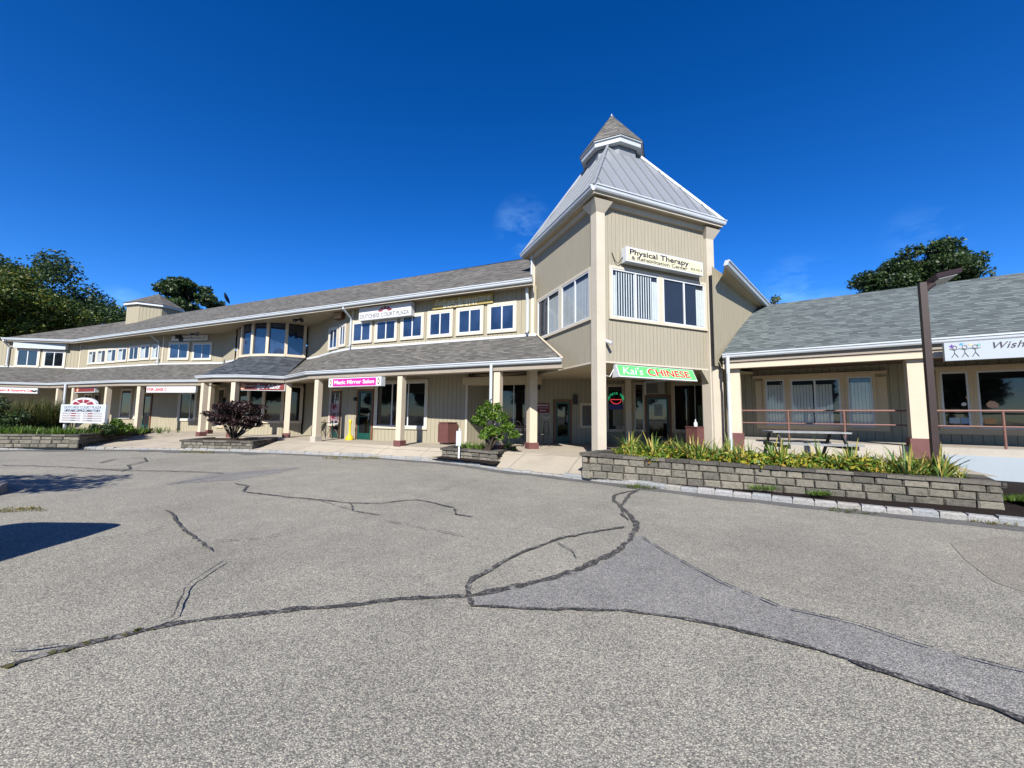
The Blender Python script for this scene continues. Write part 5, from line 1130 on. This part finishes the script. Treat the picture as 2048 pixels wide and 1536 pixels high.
# left planter planting
m=MB()
for k in range(120): p=(rn.uniform(-23,-17.2),rn.uniform(15.3,16.6),.5); blades(m,p,12,.42,.022,rn,.7,.7)
for k in range(50): p=(rn.uniform(-19.2,-17.2),rn.uniform(16.5,20.5),.45); blades(m,p,12,.4,.02,rn,.7,.7)
o=m.build('bed_grass',LF_G,None); o['kind']='stuff'
p=aty(70,850,17.5); 
def grassclump(label,x,y,Y,L,n,mat,sp=.35):
    b=aty(x,y,Y); m=MB(); 
    for k in range(n): blades(m,(b.x+rn.uniform(-.9,.9),Y+rn.uniform(-.7,.7),.5),9,L,.02,rn,sp,.6)
    o=m.build('ornamental_grass',mat,None); tag(o,label,'ornamental grass'); return o
grassclump('tall feathery reddish ornamental grass left of the directory board',80,850,18.6,1.6,300,LF_FEA,.5)
grassclump('lower feathery grass tuft right behind the directory board',38,850,17.7,1.45,170,LF_FEA,.45)
def bush(label,x,y,Y,rx,rz,n,size,mat,seed):
    c=aty(x,y,Y); bl=blobset((c.x,Y,c.z),(rx,rx*.8,rz),16,seed,.36); return shrub(label,(c.x,Y,.5),None,bl,n,size,mat,seed,6,name='bush')
bush('dark green bush at the left edge of the photo in front of the porch',-5,838,16.5,1.05,.95,5000,.09,LF_DK,61); bush('dark bush between feathery grass and planter wall',45,862,16.6,1.1,.32,2500,.08,LF_DK,62)
bush('round green bush right of the directory board',242,852,17.2,.62,.36,2200,.10,LF_G,63); bush('dark bush below the directory board',205,858,16.6,.6,.3,1600,.09,LF_DK,64)
bl=blobset((-10.35,8.0,2.1),(.25,.5,.35),5,71,.5); 
# weeds
def tuft(label,x,y,z,r,n,L,mat,seed):
    p=atz(x,y,z); m=MB(); rn2=random.Random(seed)
    for k in range(n): a=rn2.uniform(0,6.28); q=rn2.uniform(0,1)**.5*r; blades(m,(p.x+q*math.cos(a)*1.6,p.y+q*math.sin(a)*.6,z),6,L,.008,rn2,1.1,.9)
    o=m.build('weed_tuft',mat,None); tag(o,label,'weed'); return o
tuft('yellow green weed tuft at the kerb where the wide cracks begin',1285,975,.005,.3,60,.09,LF_YG,1); tuft('green weed on the mulch below the long planter near its middle',1527,979,.16,.16,40,.14,LF_G,2); tuft('small bright weed on the mulch left of the planter end',1638,990,.16,.12,40,.12,LF_G,3)
tuft('low weed mat at the kerb foot below the bright mulch weed',1710,1022,.005,.35,35,.05,LF_YG,4); tuft('dry straw weeds at the kerb in the bottom right',2010,1045,.005,.3,70,.07,LF_GR,5); tuft('dry weeds at the kerb below the brown bin',700,917,.005,.6,60,.12,LF_GR,6); tuft('dry leaves and weeds at the kerb left of the middle planter',385,905,.005,.35,25,.12,LF_GR,7)
tuft('dry weeds at the kerb beneath the middle planter corner',410,906,.005,.3,25,.12,LF_GR,8); tuft('small straw tuft at the far left kerb',165,899,.005,.25,20,.1,LF_GR,9); tuft('green weeds beyond the right end of the long planter',2040,1000,.18,.3,60,.12,LF_G,10)
tuft('straw coloured grass on the asphalt near the island',40,1020,.005,.25,50,.05,LF_GR,11)

# ================================================================ FURNITURE
# picnic table
pt=thing('picnic_table',(0,0,0),'weathered grey wooden picnic table behind the long planter','picnic table'); cpt=aty(1608,860,9.75); zt_=cpt.z-.03; cpt=Vector((cpt.x,9.75,0)); pt.location=cpt; ORG[pt.name]=cpt.copy(); zf=zt_-.72
an=R(-14); u=Vector((math.cos(an),math.sin(an),0)); n=Vector((-u.y,u.x,0)); Lh=.83
m=MB()
for k in range(8): m.box(cpt-u*Lh+n*(-.37+k*.094)+Z3*(zt_-.04),u*2*Lh,n*.088,Z3*.04)
m.build('tabletop',GREYW,pt)
for sd_ in (-1,1):
    m=MB()
    for k in range(2): m.box(cpt-u*Lh+n*(sd_*.68-.13+k*.13)+Z3*(zf+.41),u*2*Lh,n*.125,Z3*.04)
    m.build('bench_seat',GREYW,pt)
    for q in (-.7,.7):
        m=MB(); c=cpt+u*q*sd_*0+u*(.68*(1 if q>0 else -1)); tp=c+n*(sd_*.25)+Z3*(zt_-.04); bt=c+n*(sd_*.72)+Z3*zf; m.box(tp-u*.02-n*.045,u*.04,n*.09,bt-tp); m.build('leg',DKWOOD,pt)
for q in (-.68,.68): m=MB(); m.box(cpt+u*(q+.022)-n*.78+Z3*(zf+.32),u*.038,n*1.56,Z3*.09); m.build('cross_beam',DKWOOD,pt)
# brown bin enclosure
def binbox(c,w,d,h,an,label,mat,legs=True,name='litter_bin'):
    t=thing(name,tuple(c),label,'litter bin'); u=Vector((math.cos(an),math.sin(an),0)); n=Vector((-u.y,u.x,0)); c=Vector(c); z0=.07 if legs else 0
    m=MB(); m.box(c-u*w/2-n*d/2+Z3*z0,u*w,n*d,Z3*(h-z0)); 
    k=0
    while k<w-.02: m.box(c-u*w/2+u*k-n*(d/2+.006)+Z3*(z0+.02),u*.085,n*.006,Z3*(h-z0-.06)); k+=.092
    k=0
    while k<d-.02:
        m.box(c+u*(w/2)-n*d/2+n*k+Z3*(z0+.02),u*.006,n*.085,Z3*(h-z0-.06)); m.box(c-u*(w/2+.006)-n*d/2+n*k+Z3*(z0+.02),u*.006,n*.085,Z3*(h-z0-.06)); k+=.092
    m.build('panel',mat,t); m=MB(); m.box(c-u*(w/2+.02)-n*(d/2+.02)+Z3*(h),u*(w+.04),n*(d+.04),Z3*.03); m.build('lid',mat,t,bevel=.005)
    if legs:
        for x,y in ((-1,-1),(1,-1),(1,1),(-1,1)): m=MB(); q=c+u*x*(w/2-.06)+n*y*(d/2-.06); m.tube([q,q+Z3*.08],.025,8); m.build('caster',BLACK,t)
    return t
c=atz(893,889.5,FZ); binbox((c.x-.0,c.y+.25,FZ),.50,.50,.84,R(54),'red brown slatted litter bin on casters by the tan wall',REDBOX)
c=aty(1394,900,12.6); binbox((c.x+.1,12.7,FZ),.58,.46,.84,R(22),'plain reddish bin enclosure beside the restaurant window carrying a bottle',REDBOX,False)
b=Vector((c.x+.0,12.65,FZ+.87)); m=MB(); m.lathe(b,[(.055,0),(.06,.05),(.055,.12),(.02,.17),(.015,.22),(.02,.24)],12); o=m.build('bottle',WHI,None,smooth=True); tag(o,'small white bottle standing on the reddish bin','bottle')
# smoker's pole
c=atz(699,880,FZ); t=thing('ash_receptacle',(c.x,c.y,FZ),'bright yellow cigarette receptacle beside the green door','ash receptacle'); m=MB(); m.lathe(c,[(.17,0),(.18,.05),(.16,.13),(.07,.22),(.045,.3),(.04,.7),(.045,.72)],18); m.build('base',YELLOW,t,smooth=True)
m=MB(); m.lathe(c,[(.05,.72),(.06,.76),(.06,.86),(.035,.90),(.01,.91)],14); m.build('head',YELLOW,t,smooth=True)
# bar-height bistro set near the long wing
def barchair(c,an,label,h=.74):
    t=thing('bar_chair',tuple(c),label,'chair'); c=Vector(c); u=Vector((math.cos(an),math.sin(an),0)); n=Vector((-u.y,u.x,0))
    m=MB(); m.box(c-u*.21-n*.2+Z3*(h-.03),u*.42,n*.4,Z3*.03); m.build('seat',DKWOOD,t)
    for x,y in ((-1,-1),(1,-1),(1,1),(-1,1)): m=MB(); q=c+u*x*.2+n*y*.19; m.tube([q,q+Z3*(h+(.42 if y>0 else 0))],.014,6); m.build('leg',BLACK,t)
    m=MB()
    for y in (-1,1): a_=c-u*.2+n*y*.19+Z3*.08; b_=c+u*.2+n*y*.19+Z3*(h-.08); m.tube([a_,b_],.009,5); m.tube([a_+Z3*(h-.16),b_-Z3*(h-.16)],.009,5)
    m.build('cross_brace',BLACK,t); m=MB()
    for z_ in (.2,.32,.42): m.tube([c-u*.2+n*.19+Z3*(h+z_),c+u*.2+n*.19+Z3*(h+z_)],.012,5)
    m.build('backrest',BLACK,t)
c=atz(664,877,FZ); barchair((c.x,c.y,FZ),R(-20),'black metal chair with crossed braces right of the bistro table'); c2=atz(640,874,FZ); barchair((c2.x-.1,c2.y+.1,FZ),R(160),'black metal chair half hidden behind the porch column')
c=atz(655,872,FZ); c.z=FZ; t=thing('bistro_table',tuple(c),'square black bistro table with wooden top between two chairs','table'); m=MB(); m.box(c+V(-.32,-.25,.72),(.64,0,0),(0,.5,0),(0,0,.03)); m.build('tabletop',paint('table_wood',(.20,.13,.08),.6,.2,6),t)
for x,y in ((-1,-1),(1,-1),(1,1),(-1,1)): m=MB(); q=c+V(.28*x,.21*y,0); m.tube([q,q+Z3*.72],.014,6); m.build('leg',BLACK,t)
# hoop back bistro chairs and round table in the recess
def hoopchair(c,an,label,seatm=None):
    t=thing('bistro_chair',tuple(c),label,'chair'); c=Vector(c); u=Vector((math.cos(an),math.sin(an),0)); n=Vector((-u.y,u.x,0))
    m=MB(); m.lathe(c,[(.2,.44),(.21,.46),(.2,.48)],14); m.build('seat',seatm or BLACK,t)
    for x,y in ((-1,-1),(1,-1),(1,1),(-1,1)): m=MB(); m.tube([c+u*x*.2+n*y*.2,c+u*x*.13+n*y*.13+Z3*.44],.012,6); m.build('leg',BLACK,t)
    m=MB(); q=[c+n*.19+u*.19*math.cos(k*math.pi/8)+Z3*(.46+.5*math.sin(k*math.pi/8)**.7) for k in range(9)]; m.tube(q,.011,6); q=[c+n*.19+u*.1*math.cos(k*math.pi/8)+Z3*(.46+.38*math.sin(k*math.pi/8)**.7) for k in range(9)]; m.tube(q,.007,5); m.build('backrest',BLACK,t)
c=atz(1084,893,FZ); hoopchair((c.x,c.y,FZ),R(-60),'black hoop backed bistro chair right of the maroon based column'); c=atz(1035,894,FZ); hoopchair((c.x,c.y,FZ),R(170),'bistro chair with pale seat left of the maroon based column',flat('pale_seat',(.6,.6,.5)))
c=atz(1046,890,FZ); c.z=FZ; t=thing('bistro_table',tuple(c),'table with orange wood edge in front of the recess window','table'); m=MB(); m.lathe(c,[(.42,.72),(.42,.76)],18); m.build('tabletop',paint('orange_wood',(.30,.12,.05),.5,.2),t); m=MB(); m.tube([c,c+Z3*.72],.03,8); m.build('pedestal',BLACK,t)
# parked car just outside the left edge, seen only by its shadow
def car(cx,yr,label):
    t=thing('parked_car',(cx,yr-2.3,0),label,'car'); L=4.5; W=.92; body=flat('car_paint',(.12,.13,.15),.3,.6)
    def loftb(prof,nm,mat):
        m=MB(); rings=[]
        for y,z0,z1,w in prof:
            pts=[]
            for k in range(20):
                a=2*math.pi*k/20; ca,sa=math.cos(a),math.sin(a); px=math.copysign(abs(ca)**.45,ca)*w; pz=(z0+z1)/2+math.copysign(abs(sa)**.45,sa)*(z1-z0)/2; pts.append(Vector((cx+px,y,pz)))
            rings.append(pts)
        for A,B in zip(rings,rings[1:]):
            for i in range(20): j=(i+1)%20; m.poly([A[i],B[i],B[j],A[j]])
        m.poly(rings[0]); m.poly(rings[-1][::-1]); return m.build(nm,mat,t,smooth=True)
    y0=yr-L; loftb([(y0,.35,.7,.72),(y0+.12,.25,.82,.86),(y0+1.1,.22,.98,W),(yr-1,.22,1.02,W),(yr-.15,.25,.98,.88),(yr,.35,.85,.78)],'body',body)
    loftb([(y0+1.0,.95,1.0,.8),(y0+1.7,.9,1.45,.78),(y0+2.4,.9,1.56,.8),(yr-.9,.9,1.54,.8),(yr-.3,.9,1.4,.76),(yr-.08,.9,1.05,.72)],'cabin',GLASSD)
    for x in (-1,1):
        for y in (y0+.85,yr-.85):
            m=MB(); m.tube([(cx+x*.72,y,.33),(cx+x*.93,y,.33)],.33,20); w_=m.build('wheel',BLACK,t); m=MB(); m.tube([(cx+x*.93,y,.33),(cx+x*.945,y,.33)],.2,14); m.build('rim',STEEL,w_)
        m=MB(); m.box((cx+x*.5-.15,yr-.06,.72),(.3,0,0),(0,.05,0),(0,0,.12)); m.build('tail_light',flat('tail_red',(.5,.02,.02)),t)
        m=MB(); m.box((cx+x*.5-.15,y0+.02,.62),(.3,0,0),(0,.06,0),(0,0,.12)); m.build('headlight',STEEL,t)
    return t
car(-6.1,3.72,'dark parked car left of the camera whose rounded shadow enters the frame')

# every surface a notch darker, the exposure carries the brightness (keeps the shade under the porches deep)
KD=.58
for m_ in bpy.data.materials:
    n_=m_.node_tree
    for b_ in [q for q in n_.nodes if q.type in ('BSDF_PRINCIPLED','BSDF_TRANSLUCENT')]:
        i_=b_.inputs[0]
        if b_.type=='BSDF_PRINCIPLED' and b_.inputs['Emission Strength'].default_value>0 and m_.name.startswith('neon'): continue
        if i_.is_linked:
            src=i_.links[0].from_socket; mx_=n_.nodes.new('ShaderNodeMix'); mx_.data_type='RGBA'; mx_.blend_type='MULTIPLY'; mx_.inputs[0].default_value=1
            n_.links.new(src,mx_.inputs[6]); mx_.inputs[7].default_value=(KD,KD,KD,1); n_.links.new(mx_.outputs[2],i_)
